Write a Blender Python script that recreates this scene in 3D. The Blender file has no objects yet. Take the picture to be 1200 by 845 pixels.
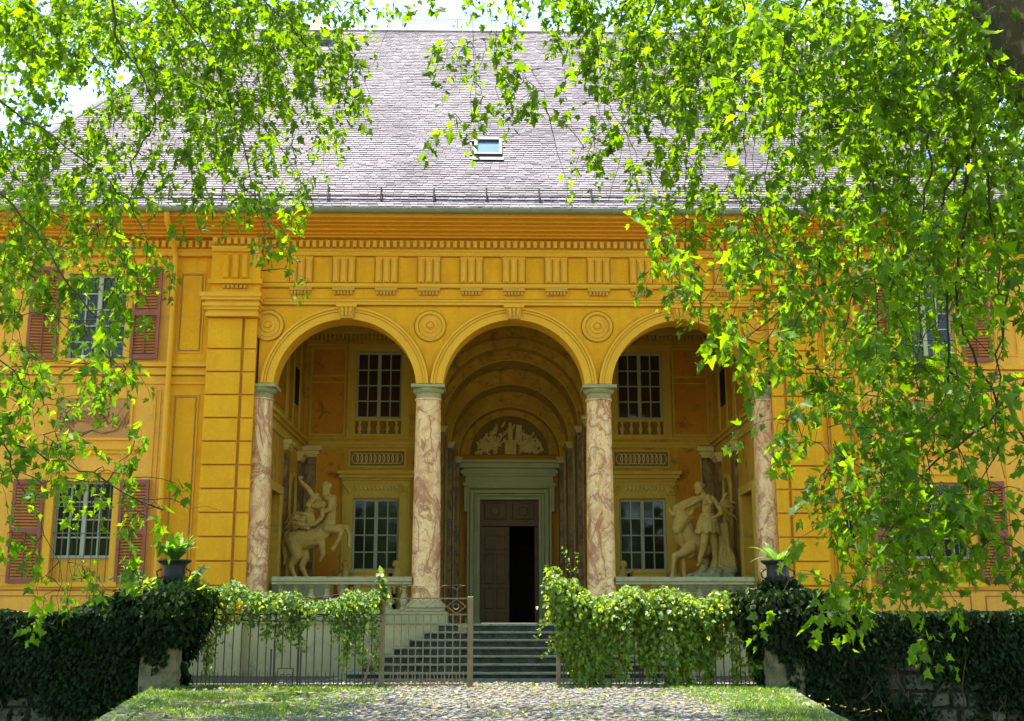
import bpy, math, random
import numpy as np
from mathutils import Vector, Matrix
R = math.radians
rnd = random.Random(7)
rng = np.random.default_rng(11)
S = bpy.context.scene
COL = S.collection

# ------------------------------------------------------------------ camera, sky, sun, exposure
EYE = (-0.48, -25.2, 1.07)
cam_d = bpy.data.cameras.new("camera")
cam = bpy.data.objects.new("camera", cam_d)
COL.objects.link(cam)
cam.location = EYE
cam.rotation_euler = (R(90 + 12.25), 0, R(-1.0))
cam_d.sensor_width = 36
cam_d.lens = 1410 / 1200 * 36
cam_d.clip_end = 3000
S.camera = cam

SUN = Vector((-0.13, 0.20, 0.95)).normalized()          # direction towards the sun
world = bpy.data.worlds.new("World")
S.world = world
world.use_nodes = True
wn = world.node_tree.nodes
wl = world.node_tree.links
bg = wn["Background"]
sky = wn.new("ShaderNodeTexSky")
sky.sky_type = 'NISHITA'
sky.sun_disc = False
sky.sun_elevation = math.asin(SUN.z)
sky.sun_rotation = math.atan2(SUN.x, SUN.y)
sky.air_density = 1.0
sky.dust_density = 0.1
sky.altitude = 600
sky.ozone_density = 1.6
tint = wn.new("ShaderNodeMix")                            # warm white balance of the photograph
tint.data_type = 'RGBA'
tint.blend_type = 'MULTIPLY'
tint.inputs[0].default_value = 1.0
tint.inputs[7].default_value = (1.06, 1.0, 0.89, 1)
wl.new(sky.outputs[0], tint.inputs[6])
wl.new(tint.outputs[2], bg.inputs[0])
bg.inputs[1].default_value = 0.14
sun_d = bpy.data.lights.new("sun", 'SUN')
sun_d.energy = 4.2
sun_d.angle = R(0.5)
sun_d.color = (1.0, 0.95, 0.86)
sun = bpy.data.objects.new("sun", sun_d)
COL.objects.link(sun)
sun.rotation_euler = SUN.to_track_quat('Z', 'Y').to_euler()
S.view_settings.view_transform = 'Standard'
S.view_settings.look = 'None'
S.view_settings.gamma = 1
S.view_settings.exposure = 2.32
S.cycles.use_denoising = True
S.cycles.max_bounces = 8
S.cycles.diffuse_bounces = 5
S.cycles.transmission_bounces = 5
S.cycles.transparent_max_bounces = 6

# ------------------------------------------------------------------ helpers
F_, TH, PS = 1410.0, R(12.25), R(1.0)
_fw = Vector((math.sin(PS) * math.cos(TH), math.cos(PS) * math.cos(TH), math.sin(TH)))
_rt = Vector((math.cos(PS), -math.sin(PS), 0))
_up = _rt.cross(_fw)


def at(px, py, Y):
    """the point of the vertical plane y = Y that was measured at this spot of the photograph"""
    d = _fw + _rt * ((px - 600) / F_) + _up * ((422.5 - py) / F_)
    t = (Y - EYE[1]) / d.y
    return Vector(EYE) + d * t


class MB:
    def __init__(s):
        s.v = []
        s.f = []

    def add(s, vs, fs):
        n = len(s.v)
        s.v += [tuple(v) for v in vs]
        s.f += [tuple(i + n for i in f) for f in fs]
        return s

    def box(s, x0, x1, y0, y1, z0, z1):
        vs = [(x, y, z) for x in (x0, x1) for y in (y0, y1) for z in (z0, z1)]
        return s.add(vs, [(0, 1, 3, 2), (4, 6, 7, 5), (0, 4, 5, 1), (2, 3, 7, 6), (0, 2, 6, 4), (1, 5, 7, 3)])

    def bevbox(s, x0, x1, y0, y1, z0, z1, b):
        """a box whose front (low y) face is chamfered"""
        vs = [(x0, y1, z0), (x1, y1, z0), (x1, y1, z1), (x0, y1, z1),
              (x0, y0 + b, z0), (x1, y0 + b, z0), (x1, y0 + b, z1), (x0, y0 + b, z1),
              (x0 + b, y0, z0 + b), (x1 - b, y0, z0 + b), (x1 - b, y0, z1 - b), (x0 + b, y0, z1 - b)]
        return s.add(vs, [(8, 9, 10, 11), (4, 5, 9, 8), (5, 6, 10, 9), (6, 7, 11, 10), (7, 4, 8, 11),
                          (0, 1, 5, 4), (1, 2, 6, 5), (2, 3, 7, 6), (3, 0, 4, 7), (0, 3, 2, 1)])

    def mold(s, prof, x0, x1, mit0=0.0, mit1=0.0):
        """closed (y, z) profile swept along x; mitre shifts the ends by y"""
        n = len(prof)
        vs = [(x0 + mit0 * p[0], p[0], p[1]) for p in prof] + [(x1 + mit1 * p[0], p[0], p[1]) for p in prof]
        fs = [(i, (i + 1) % n, n + (i + 1) % n, n + i) for i in range(n)]
        return s.add(vs, fs + [tuple(range(n))[::-1], tuple(range(n, 2 * n))])

    def moldz(s, prof, z0, z1):
        """closed (x, y) profile swept up"""
        n = len(prof)
        vs = [(p[0], p[1], z0) for p in prof] + [(p[0], p[1], z1) for p in prof]
        fs = [(i, (i + 1) % n, n + (i + 1) % n, n + i) for i in range(n)]
        return s.add(vs, fs + [tuple(range(n))[::-1], tuple(range(n, 2 * n))])

    def prism(s, pts, y0, y1):
        """(x, z) outline with thickness from y0 to y1"""
        n = len(pts)
        vs = [(p[0], y0, p[1]) for p in pts] + [(p[0], y1, p[1]) for p in pts]
        fs = [(i, (i + 1) % n, n + (i + 1) % n, n + i) for i in range(n)]
        return s.add(vs, fs + [tuple(range(n))[::-1], tuple(range(n, 2 * n))])

    def lathe(s, prof, c=(0, 0, 0), n=20, ax='z'):
        """(r, h) profile turned about an axis through c"""
        vs = []
        for r, h in prof:
            for k in range(n):
                a = 2 * math.pi * k / n
                p = (r * math.cos(a), r * math.sin(a), h)
                if ax == 'y':
                    p = (p[0], -h, p[1])
                vs.append((c[0] + p[0], c[1] + p[1], c[2] + p[2]))
        fs = []
        for j in range(len(prof) - 1):
            for k in range(n):
                k2 = (k + 1) % n
                fs.append((j * n + k, j * n + k2, (j + 1) * n + k2, (j + 1) * n + k))
        fs.append(tuple(range(n))[::-1])
        fs.append(tuple(range((len(prof) - 1) * n, len(prof) * n)))
        return s.add(vs, fs)

    def arc(s, cx, cz, r0, r1, y0, y1, a0=0.0, a1=math.pi, n=32):
        """a flat arch band between radii r0 < r1 from y0 (front) to y1"""
        vs = []
        for k in range(n + 1):
            a = a0 + (a1 - a0) * k / n
            c, d = math.cos(a), math.sin(a)
            for r in (r0, r1):
                for y in (y0, y1):
                    vs.append((cx + r * c, y, cz + r * d))
        fs = []
        for k in range(n):
            a, b = 4 * k, 4 * k + 4
            fs += [(a, a + 2, b + 2, b), (a + 1, b + 1, b + 3, a + 3), (a, b, b + 1, a + 1), (a + 2, a + 3, b + 3, b + 2)]
        fs += [(0, 1, 3, 2), (4 * n, 4 * n + 2, 4 * n + 3, 4 * n + 1)]
        return s.add(vs, fs)

    def tube(s, pts, rad, n=5):
        pts = [Vector(p) for p in pts]
        m = len(pts)
        rs = rad if isinstance(rad, (list, tuple)) else [rad] * m
        base = len(s.v)
        prev = None
        for i, p in enumerate(pts):
            t = (pts[min(i + 1, m - 1)] - pts[max(i - 1, 0)])
            if t.length < 1e-9:
                t = Vector((0, 0, 1))
            t.normalize()
            if prev is None:
                u = t.orthogonal().normalized()
            else:
                u = (prev - t * prev.dot(t))
                u = u.normalized() if u.length > 1e-6 else t.orthogonal().normalized()
            prev = u
            w = t.cross(u)
            for k in range(n):
                a = 2 * math.pi * k / n
                s.v.append(tuple(p + (u * math.cos(a) + w * math.sin(a)) * rs[i]))
        for i in range(m - 1):
            for k in range(n):
                k2 = (k + 1) % n
                s.f.append((base + i * n + k, base + i * n + k2, base + (i + 1) * n + k2, base + (i + 1) * n + k))
        s.f.append(tuple(range(base, base + n))[::-1])
        s.f.append(tuple(range(base + (m - 1) * n, base + m * n)))
        return s

    def capsule(s, p0, p1, r0, r1, n=10):
        p0, p1 = Vector(p0), Vector(p1)
        d = p1 - p0
        L = max(d.length, 1e-4)
        d = d / L
        prof, pts = [], []
        for a in (-80, -50, -20, 0):
            pts.append(p0 + d * (r0 * math.sin(R(a))))
            prof.append(r0 * math.cos(R(a)))
        for a in (0, 20, 50, 80):
            pts.append(p1 + d * (r1 * math.sin(R(a)) + 1e-4))
            prof.append(r1 * math.cos(R(a)))
        return s.tube(pts, prof, n)

    def mesh(s, name):
        me = bpy.data.meshes.new(name)
        me.from_pydata(s.v, [], s.f)
        me.validate()
        return me

    def build(s, name, mat, parent=None, smooth=False, loc=(0, 0, 0), kind=None):
        me = s.mesh(name)
        return link(name, me, mat, parent, smooth, loc, kind)


def link(name, me, mat, parent=None, smooth=False, loc=(0, 0, 0), kind=None):
    if mat is not None and len(me.materials) == 0:
        me.materials.append(mat)
    if smooth:
        for p in me.polygons:
            p.use_smooth = True
        me.set_sharp_from_angle(angle=R(40))
    o = bpy.data.objects.new(name, me)
    COL.objects.link(o)
    o.location = loc
    if parent is not None:
        o.parent = parent
    if kind:
        o["kind"] = kind
    return o


def np_mesh(name, V, Fc, mat, parent=None, kind=None):
    """V (n,3) and Fc (m,k) numpy arrays, all faces k-gons"""
    me = bpy.data.meshes.new(name)
    V = np.ascontiguousarray(V, dtype=np.float32)
    Fc = np.ascontiguousarray(Fc, dtype=np.int32)
    m, k = Fc.shape
    me.vertices.add(len(V))
    me.vertices.foreach_set("co", V.ravel())
    me.loops.add(m * k)
    me.loops.foreach_set("vertex_index", Fc.ravel())
    me.polygons.add(m)
    me.polygons.foreach_set("loop_start", np.arange(0, m * k, k, dtype=np.int32))
    me.update(calc_edges=True)
    return link(name, me, mat, parent, False, (0, 0, 0), kind)


def thing(name, label, cat, loc=(0, 0, 0), group=None, rz=0.0):
    o = bpy.data.objects.new(name, None)
    o.empty_display_size = 0.2
    COL.objects.link(o)
    o.location = loc
    o.rotation_euler = (0, 0, rz)
    o["label"] = label
    o["category"] = cat
    if group:
        o["group"] = group
    return o


def tag(o, label, cat, group=None):
    o["label"] = label
    o["category"] = cat
    if group:
        o["group"] = group
    return o


def copy_part(src, parent, loc, rot=None, scale=None):
    o = src.copy()
    COL.objects.link(o)
    o.parent = parent
    o.location = loc
    if rot is not None:
        o.rotation_euler = rot
    if scale is not None:
        o.scale = scale
    return o


# ------------------------------------------------------------------ materials
def nodes_of(name):
    m = bpy.data.materials.new(name)
    m.use_nodes = True
    nt = m.node_tree
    return m, nt.nodes, nt.links, nt.nodes["Principled BSDF"]


def ramp(n, l, src, stops, interp='LINEAR'):
    r = n.new("ShaderNodeValToRGB")
    r.color_ramp.interpolation = interp
    e = r.color_ramp.elements
    while len(e) < len(stops):
        e.new(0.5)
    for i, (p, c) in enumerate(stops):
        e[i].position = p
        e[i].color = (c[0], c[1], c[2], 1) if not isinstance(c, float) else (c, c, c, 1)
    l.new(src, r.inputs[0])
    return r.outputs[0]


def noise(n, l, scale, detail=4, rough=0.6, coord=None, dist=0.0, stretch=None):
    t = n.new("ShaderNodeTexNoise")
    t.inputs["Scale"].default_value = scale
    t.inputs["Detail"].default_value = detail
    t.inputs["Roughness"].default_value = rough
    t.inputs["Distortion"].default_value = dist
    tc = n.new("ShaderNodeTexCoord")
    src = tc.outputs["Object"] if coord is None else coord
    if stretch:
        mp = n.new("ShaderNodeMapping")
        mp.inputs["Scale"].default_value = stretch
        l.new(src, mp.inputs[0])
        src = mp.outputs[0]
    l.new(src, t.inputs["Vector"])
    return t.outputs["Fac"]


def mixc(n, l, fac, a, b, mode='MIX'):
    m = n.new("ShaderNodeMix")
    m.data_type = 'RGBA'
    m.blend_type = mode
    if isinstance(fac, float):
        m.inputs[0].default_value = fac
    else:
        l.new(fac, m.inputs[0])
    for i, c in ((6, a), (7, b)):
        if isinstance(c, tuple):
            m.inputs[i].default_value = (c[0], c[1], c[2], 1)
        else:
            l.new(c, m.inputs[i])
    return m.outputs[2]


def bump(n, l, b, h, strength=0.3, dist=0.02):
    bp = n.new("ShaderNodeBump")
    bp.inputs["Strength"].default_value = strength
    bp.inputs["Distance"].default_value = dist
    l.new(h, bp.inputs["Height"])
    l.new(bp.outputs[0], b.inputs["Normal"])


def stone(name, c, c2, rough=0.85, s1=1.6, s2=14, bs=0.35, bd=0.015, dirt=None, dirt_amt=0.5, streak=False):
    m, n, l, b = nodes_of(name)
    f1 = noise(n, l, s1, 6, 0.65)
    col = mixc(n, l, ramp(n, l, f1, [(0.35, 0.0), (0.65, 1.0)]), c, c2)
    f2 = noise(n, l, s2, 5, 0.7)
    col = mixc(n, l, ramp(n, l, f2, [(0.3, 0.0), (0.75, 0.6)]), col, tuple(x * 0.72 for x in c))
    if streak:
        f4 = noise(n, l, 1.0, 5, 0.65, stretch=(3.2, 3.2, 0.28))
        col = mixc(n, l, ramp(n, l, f4, [(0.48, 0.0), (0.72, 0.5)]), col, tuple(x * 0.6 for x in c))
    if dirt:
        f3 = noise(n, l, s1 * 2.3, 8, 0.75, dist=0.6)
        col = mixc(n, l, ramp(n, l, f3, [(0.62 - dirt_amt * 0.3, 0.0), (0.66, 0.9)]), col, dirt)
    l.new(col, b.inputs["Base Color"])
    b.inputs["Roughness"].default_value = rough
    b.inputs["Specular IOR Level"].default_value = 0.25
    bump(n, l, b, f2, bs, bd)
    return m


M = {}
M['ochre'] = stone('ochre_plaster', (0.80, 0.355, 0.008), (0.86, 0.40, 0.012), 0.9, 0.7, 18, 0.22, 0.006, dirt=(0.68, 0.275, 0.008), dirt_amt=0.5, streak=True)
M['ochre_pale'] = stone('faded_ochre_plaster', (0.86, 0.385, 0.045), (0.90, 0.43, 0.06), 0.9, 0.6, 16, 0.22, 0.006, dirt=(0.62, 0.31, 0.06), dirt_amt=0.3, streak=True)
M['ochre_trim'] = stone('ochre_trim', (0.84, 0.42, 0.03), (0.76, 0.35, 0.02), 0.85, 1.2, 22, 0.2, 0.006)
M['orange'] = stone('orange_cornice_paint', (0.80, 0.34, 0.02), (0.74, 0.30, 0.016), 0.8, 1.0, 10, 0.15, 0.006)
M['dentil'] = stone('dentil_paint', (0.60, 0.29, 0.03), (0.66, 0.34, 0.045), 0.85, 3, 20, 0.2, 0.006)
M['pink_line'] = stone('painted_line', (0.34, 0.14, 0.05), (0.42, 0.20, 0.07), 0.9, 2, 20, 0.1, 0.004)
M['loggia'] = stone('loggia_fresco', (0.60, 0.30, 0.022), (0.72, 0.40, 0.035), 0.85, 0.8, 9, 0.15, 0.006, dirt=(0.20, 0.12, 0.03), dirt_amt=0.3, streak=True)
M['loggia_panel'] = stone('loggia_panel', (0.68, 0.28, 0.018), (0.52, 0.19, 0.014), 0.85, 1.1, 8, 0.15, 0.006, dirt=(0.24, 0.10, 0.02), dirt_amt=0.3)
M['loggia_trim'] = stone('loggia_trim', (0.70, 0.45, 0.06), (0.58, 0.34, 0.04), 0.8, 1.4, 12, 0.2, 0.006)
M['loggia_dark'] = stone('loggia_dark_trim', (0.24, 0.14, 0.03), (0.30, 0.18, 0.05), 0.85, 1.4, 12, 0.2, 0.006)
M['vault'] = stone('vault_fresco', (0.70, 0.42, 0.05), (0.50, 0.27, 0.03), 0.85, 1.6, 9, 0.2, 0.008, dirt=(0.16, 0.10, 0.03), dirt_amt=0.35)
M['greenstone'] = stone('green_door_stone', (0.47, 0.45, 0.19), (0.55, 0.52, 0.23), 0.75, 2.5, 30, 0.25, 0.006)
M['palestone'] = stone('pale_stone', (0.40, 0.35, 0.16), (0.31, 0.285, 0.125), 0.8, 2.4, 16, 0.35, 0.01, dirt=(0.18, 0.18, 0.10), dirt_amt=0.25)
M['plinth'] = stone('cream_plinth_plaster', (0.52, 0.43, 0.19), (0.45, 0.36, 0.15), 0.9, 0.8, 12, 0.25, 0.01, dirt=(0.25, 0.22, 0.10), dirt_amt=0.2, streak=True)
M['step'] = stone('mossy_step_stone', (0.12, 0.12, 0.07), (0.035, 0.038, 0.02), 0.85, 3.0, 18, 0.5, 0.02, dirt=(0.012, 0.014, 0.008), dirt_amt=0.75)
M['nosing'] = stone('sky_lit_nosing_stone', (0.30, 0.29, 0.19), (0.20, 0.21, 0.12), 0.8, 4.0, 18, 0.4, 0.01, dirt=(0.09, 0.10, 0.06), dirt_amt=0.35)  # edges paler than the steps: sky light put into the colour
M['statue'] = stone('statue_stone', (0.60, 0.39, 0.085), (0.46, 0.28, 0.055), 0.8, 4.0, 22, 0.3, 0.01, dirt=(0.26, 0.20, 0.07), dirt_amt=0.2)
M['relief'] = stone('relief_stone', (0.78, 0.59, 0.20), (0.66, 0.48, 0.14), 0.8, 4.0, 22, 0.3, 0.01)
M['rubble'] = stone('rubble_stone', (0.20, 0.18, 0.11), (0.11, 0.11, 0.07), 0.9, 3.0, 14, 0.8, 0.03, dirt=(0.03, 0.045, 0.015), dirt_amt=0.6)
M['mortar'] = stone('earth_mortar', (0.05, 0.045, 0.03), (0.03, 0.03, 0.02), 0.95, 3.0, 14, 0.6, 0.03)
M['gatepost'] = stone('gatepost_render', (0.25, 0.21, 0.10), (0.15, 0.13, 0.06), 0.9, 1.6, 10, 0.6, 0.03, dirt=(0.04, 0.05, 0.018), dirt_amt=0.6, streak=True)
M['cobble'] = stone('cobble_stone', (0.24, 0.225, 0.20), (0.13, 0.12, 0.105), 0.8, 4.0, 20, 0.4, 0.01)
M['cobble2'] = stone('warm_cobble_stone', (0.22, 0.18, 0.135), (0.11, 0.095, 0.07), 0.8, 4.0, 20, 0.4, 0.01)
M['kerb'] = stone('kerb_stone', (0.13, 0.13, 0.08), (0.08, 0.09, 0.05), 0.85, 2.0, 14, 0.5, 0.02, dirt=(0.04, 0.06, 0.015), dirt_amt=0.6)
M['dirt'] = stone('sandy_earth', (0.11, 0.095, 0.055), (0.07, 0.065, 0.035), 0.95, 1.4, 18, 0.6, 0.03, dirt=(0.05, 0.065, 0.02), dirt_amt=0.4)
M['moat'] = stone('dark_moat_soil', (0.035, 0.04, 0.015), (0.02, 0.025, 0.01), 0.95, 1.4, 18, 0.6, 0.03)
M['dark_line'] = stone('brown_painted_line', (0.36, 0.15, 0.02), (0.44, 0.20, 0.03), 0.9, 2, 20, 0.1, 0.004)
M['floor'] = stone('pale_floor_slabs', (0.66, 0.56, 0.34), (0.56, 0.47, 0.28), 0.6, 1.2, 12, 0.1, 0.004)  # made paler so that the floor bounces light into the loggia
M['joint'] = stone('block_joint_paint', (0.54, 0.23, 0.035), (0.60, 0.28, 0.035), 0.9, 2, 20, 0.1, 0.004)
M['bounce_gravel'] = stone('pale_bounce_gravel', (0.42, 0.36, 0.26), (0.34, 0.29, 0.20), 0.95, 0.6, 30, 0.6, 0.02)
M['field'] = stone('rough_grass_ground', (0.10, 0.13, 0.035), (0.16, 0.15, 0.06), 0.95, 0.3, 8, 0.6, 0.05)
M['shutter'] = stone('red_brown_shutter_paint', (0.32, 0.095, 0.055), (0.25, 0.075, 0.045), 0.6, 3.0, 30, 0.15, 0.004)
M['frame'] = stone('grey_green_window_paint', (0.46, 0.46, 0.29), (0.38, 0.39, 0.24), 0.6, 3.0, 30, 0.1, 0.003)
M['wood'] = stone('dark_walnut_door', (0.21, 0.11, 0.034), (0.14, 0.072, 0.022), 0.55, 3.0, 40, 0.25, 0.004)
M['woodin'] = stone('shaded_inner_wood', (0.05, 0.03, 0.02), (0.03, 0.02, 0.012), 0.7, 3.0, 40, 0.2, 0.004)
M['ceiling'] = stone('dark_ceiling_boards', (0.30, 0.20, 0.06), (0.22, 0.145, 0.045), 0.8, 2.0, 30, 0.2, 0.006)
M['gutter'] = stone('zinc_green_gutter', (0.27, 0.27, 0.17), (0.22, 0.22, 0.14), 0.5, 2.0, 20, 0.1, 0.004)
M['zinc'] = stone('zinc_grey', (0.34, 0.34, 0.36), (0.28, 0.28, 0.30), 0.4, 2.0, 20, 0.1, 0.004)
M['leadgrey'] = stone('weathered_lead', (0.07, 0.07, 0.08), (0.05, 0.05, 0.06), 0.6, 2.0, 20, 0.1, 0.004)
M['rail'] = stone('brown_snow_rail', (0.13, 0.10, 0.09), (0.10, 0.08, 0.07), 0.6, 2.0, 20, 0.1, 0.004)
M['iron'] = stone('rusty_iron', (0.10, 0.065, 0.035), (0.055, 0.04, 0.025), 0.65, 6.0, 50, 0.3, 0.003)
M['iron_pale'] = stone('rusty_light_iron', (0.26, 0.17, 0.08), (0.18, 0.12, 0.06), 0.55, 6.0, 50, 0.3, 0.003, dirt=(0.10, 0.12, 0.03), dirt_amt=0.4)  # rusty iron in a paler tone
M['urn'] = stone('dark_cast_iron_urn', (0.035, 0.033, 0.028), (0.02, 0.02, 0.018), 0.5, 5.0, 30, 0.3, 0.005)
M['bark'] = stone('plane_tree_bark', (0.085, 0.07, 0.035), (0.045, 0.038, 0.02), 0.9, 3.5, 20, 0.7, 0.03, dirt=(0.20, 0.18, 0.10), dirt_amt=0.35)
M['twig'] = stone('dark_twig_bark', (0.05, 0.038, 0.02), (0.035, 0.026, 0.015), 0.9, 5, 30, 0.3, 0.01)
M['vine_stem'] = stone('dry_vine_stem', (0.10, 0.065, 0.03), (0.06, 0.04, 0.02), 0.9, 5, 30, 0.3, 0.01)
M['fresco_faded'] = stone('faded_fresco', (0.58, 0.27, 0.08), (0.50, 0.22, 0.07), 0.9, 3.0, 14, 0.2, 0.006, dirt=(0.40, 0.15, 0.05), dirt_amt=0.35)
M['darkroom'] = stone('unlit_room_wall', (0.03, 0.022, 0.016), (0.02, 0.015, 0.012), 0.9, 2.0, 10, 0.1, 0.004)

# marble of the columns
def marble(name, pale, mid, dark, scale=1.0):
    m, n, l, b = nodes_of(name)
    tc = n.new("ShaderNodeTexCoord")
    mp = n.new("ShaderNodeMapping")
    mp.inputs["Scale"].default_value = (scale * 0.95, scale * 0.95, scale * 0.60)
    mp.inputs["Rotation"].default_value = (0.5, 0.75, 0.2)
    oi = n.new("ShaderNodeObjectInfo")
    sc_ = n.new("ShaderNodeMath")
    sc_.operation = 'MULTIPLY'
    sc_.inputs[1].default_value = 40
    l.new(oi.outputs["Random"], sc_.inputs[0])
    l.new(tc.outputs["Object"], mp.inputs[0])
    l.new(sc_.outputs[0], mp.inputs["Location"])
    w = n.new("ShaderNodeTexNoise")
    w.inputs["Scale"].default_value = 1.6
    w.inputs["Detail"].default_value = 3
    l.new(mp.outputs[0], w.inputs["Vector"])
    ad = n.new("ShaderNodeMix")
    ad.data_type = 'RGBA'
    ad.blend_type = 'ADD'
    ad.inputs[0].default_value = 0.45
    l.new(mp.outputs[0], ad.inputs[6])
    l.new(w.outputs["Color"], ad.inputs[7])
    f = noise(n, l, 1.7, 6, 0.6, coord=ad.outputs[2], dist=0.6)
    col = ramp(n, l, f, [(0.34, mid), (0.46, pale), (0.53, pale), (0.64, mid)])
    for sc2, wd, am in ((1.5, 0.030, 0.85), (3.1, 0.022, 0.6), (6.5, 0.02, 0.35)):
        q = noise(n, l, sc2, 5, 0.55, coord=ad.outputs[2], dist=1.3)
        col = mixc(n, l, ramp(n, l, q, [(0.5 - wd, 0.0), (0.5 - wd * 0.3, am), (0.5 + wd * 0.3, am * 0.8), (0.5 + wd * 1.8, 0.0)]), col, dark)
    l.new(col, b.inputs["Base Color"])
    b.inputs["Roughness"].default_value = 0.38
    b.inputs["Specular IOR Level"].default_value = 0.4
    return m


M['marble'] = marble('pink_veined_marble', (0.84, 0.53, 0.22), (0.66, 0.33, 0.12), (0.35, 0.11, 0.03))
M['darkmarble'] = marble('dark_veined_marble', (0.30, 0.17, 0.048), (0.18, 0.09, 0.024), (0.07, 0.036, 0.012), 0.8)


def glass(name, c, rough):
    m, n, l, b = nodes_of(name)
    b.inputs["Base Color"].default_value = (*c, 1)
    b.inputs["Roughness"].default_value = rough
    b.inputs["Specular IOR Level"].default_value = 0.32
    bump(n, l, b, noise(n, l, 3.0, 2, 0.5), 0.12, 0.02)
    return m


M['glass'] = glass('old_window_glass', (0.022, 0.026, 0.012), 0.07)
M['glass_reflection'] = glass('red_reflection_glass', (0.055, 0.030, 0.022), 0.05)  # reddish reflection of the upper panes, put into the glass colour
M['skyglass'] = glass('roof_window_glass', (0.10, 0.16, 0.22), 0.04)


def leafmat(name, refl, trans, var=0.35, tfac=0.5, gloss=0.06, yellow=(0.0, 0.0, 0.0)):
    m = bpy.data.materials.new(name)
    m.use_nodes = True
    n, l = m.node_tree.nodes, m.node_tree.links
    n.clear()
    out = n.new("ShaderNodeOutputMaterial")
    geo = n.new("ShaderNodeNewGeometry")
    oi = n.new("ShaderNodeObjectInfo")
    ad = n.new("ShaderNodeMath")
    ad.operation = 'ADD'
    l.new(geo.outputs["Random Per Island"], ad.inputs[0])
    l.new(oi.outputs["Random"], ad.inputs[1])
    fr = n.new("ShaderNodeMath")
    fr.operation = 'FRACT'
    l.new(ad.outputs[0], fr.inputs[0])
    d = n.new("ShaderNodeBsdfDiffuse")
    t = n.new("ShaderNodeBsdfTranslucent")
    g = n.new("ShaderNodeBsdfGlossy")
    g.inputs["Roughness"].default_value = 0.5
    lo, hi = 1 - var, 1 + var
    def vary(c, tint):
        return ramp(n, l, fr.outputs[0], [(0.0, tuple(x * lo for x in c)), (0.55, c), (1.0, tuple(x * hi + y for x, y in zip(c, tint)))])
    l.new(vary(refl, tuple(y * 0.4 for y in yellow)), d.inputs[0])
    l.new(vary(trans, yellow), t.inputs[0])
    mx = n.new("ShaderNodeMixShader")
    mx.inputs[0].default_value = tfac
    l.new(d.outputs[0], mx.inputs[1])
    l.new(t.outputs[0], mx.inputs[2])
    m2 = n.new("ShaderNodeMixShader")
    m2.inputs[0].default_value = gloss
    l.new(mx.outputs[0], m2.inputs[1])
    l.new(g.outputs[0], m2.inputs[2])
    l.new(m2.outputs[0], out.inputs[0])
    return m


M['leaf'] = leafmat('plane_leaf', (0.066, 0.130, 0.003), (0.205, 0.37, 0.001), 0.34, 0.55, 0.012, (0.05, 0.05, 0.0))
M['ivy'] = leafmat('dark_ivy_leaf', (0.012, 0.028, 0.003), (0.03, 0.065, 0.002), 0.5, 0.3, 0.010)
M['vine'] = leafmat('vine_leaf', (0.09, 0.17, 0.02), (0.30, 0.46, 0.02), 0.45, 0.5, 0.03, (0.1, 0.05, 0.0))
M['vine_bright'] = leafmat('bright_vine_leaf', (0.11, 0.19, 0.010), (0.38, 0.54, 0.01), 0.45, 0.5, 0.03, (0.12, 0.06, 0.0))
M['fern'] = leafmat('fern_leaf', (0.07, 0.16, 0.015), (0.2, 0.42, 0.02), 0.3, 0.45, 0.05)
M['grass'] = leafmat('grass_blade', (0.075, 0.14, 0.012), (0.20, 0.34, 0.015), 0.45, 0.4, 0.04, (0.08, 0.06, 0.0))


def slate():
    m, n, l, b = nodes_of('old_slate')
    geo = n.new("ShaderNodeNewGeometry")
    c = ramp(n, l, geo.outputs["Random Per Island"], [(0.0, (0.090, 0.075, 0.083)), (0.4, (0.150, 0.124, 0.137)), (0.8, (0.172, 0.144, 0.160)), (1.0, (0.21, 0.18, 0.197))])
    f = noise(n, l, 0.45, 7, 0.68)
    c = mixc(n, l, ramp(n, l, f, [(0.48, 0.0), (0.70, 0.7)]), c, (0.030, 0.025, 0.026))
    l.new(c, b.inputs["Base Color"])
    b.inputs["Roughness"].default_value = 0.72
    b.inputs["Specular IOR Level"].default_value = 0.12
    bump(n, l, b, noise(n, l, 22, 4, 0.7), 0.15, 0.008)
    return m


M['slate'] = slate()

# ================================================================== THE GROUND
FLOOR = 1.03                                      # porch floor
pathL = [(-6.10, -3.9), (-5.66, -6.6), (-4.75, -11.4), (-3.6, -18.0), (-3.0, -60.0)]
pathR = [(4.75, -3.9), (4.20, -6.0), (3.41, -11.4), (3.0, -18.0), (3.0, -60.0)]


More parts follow.
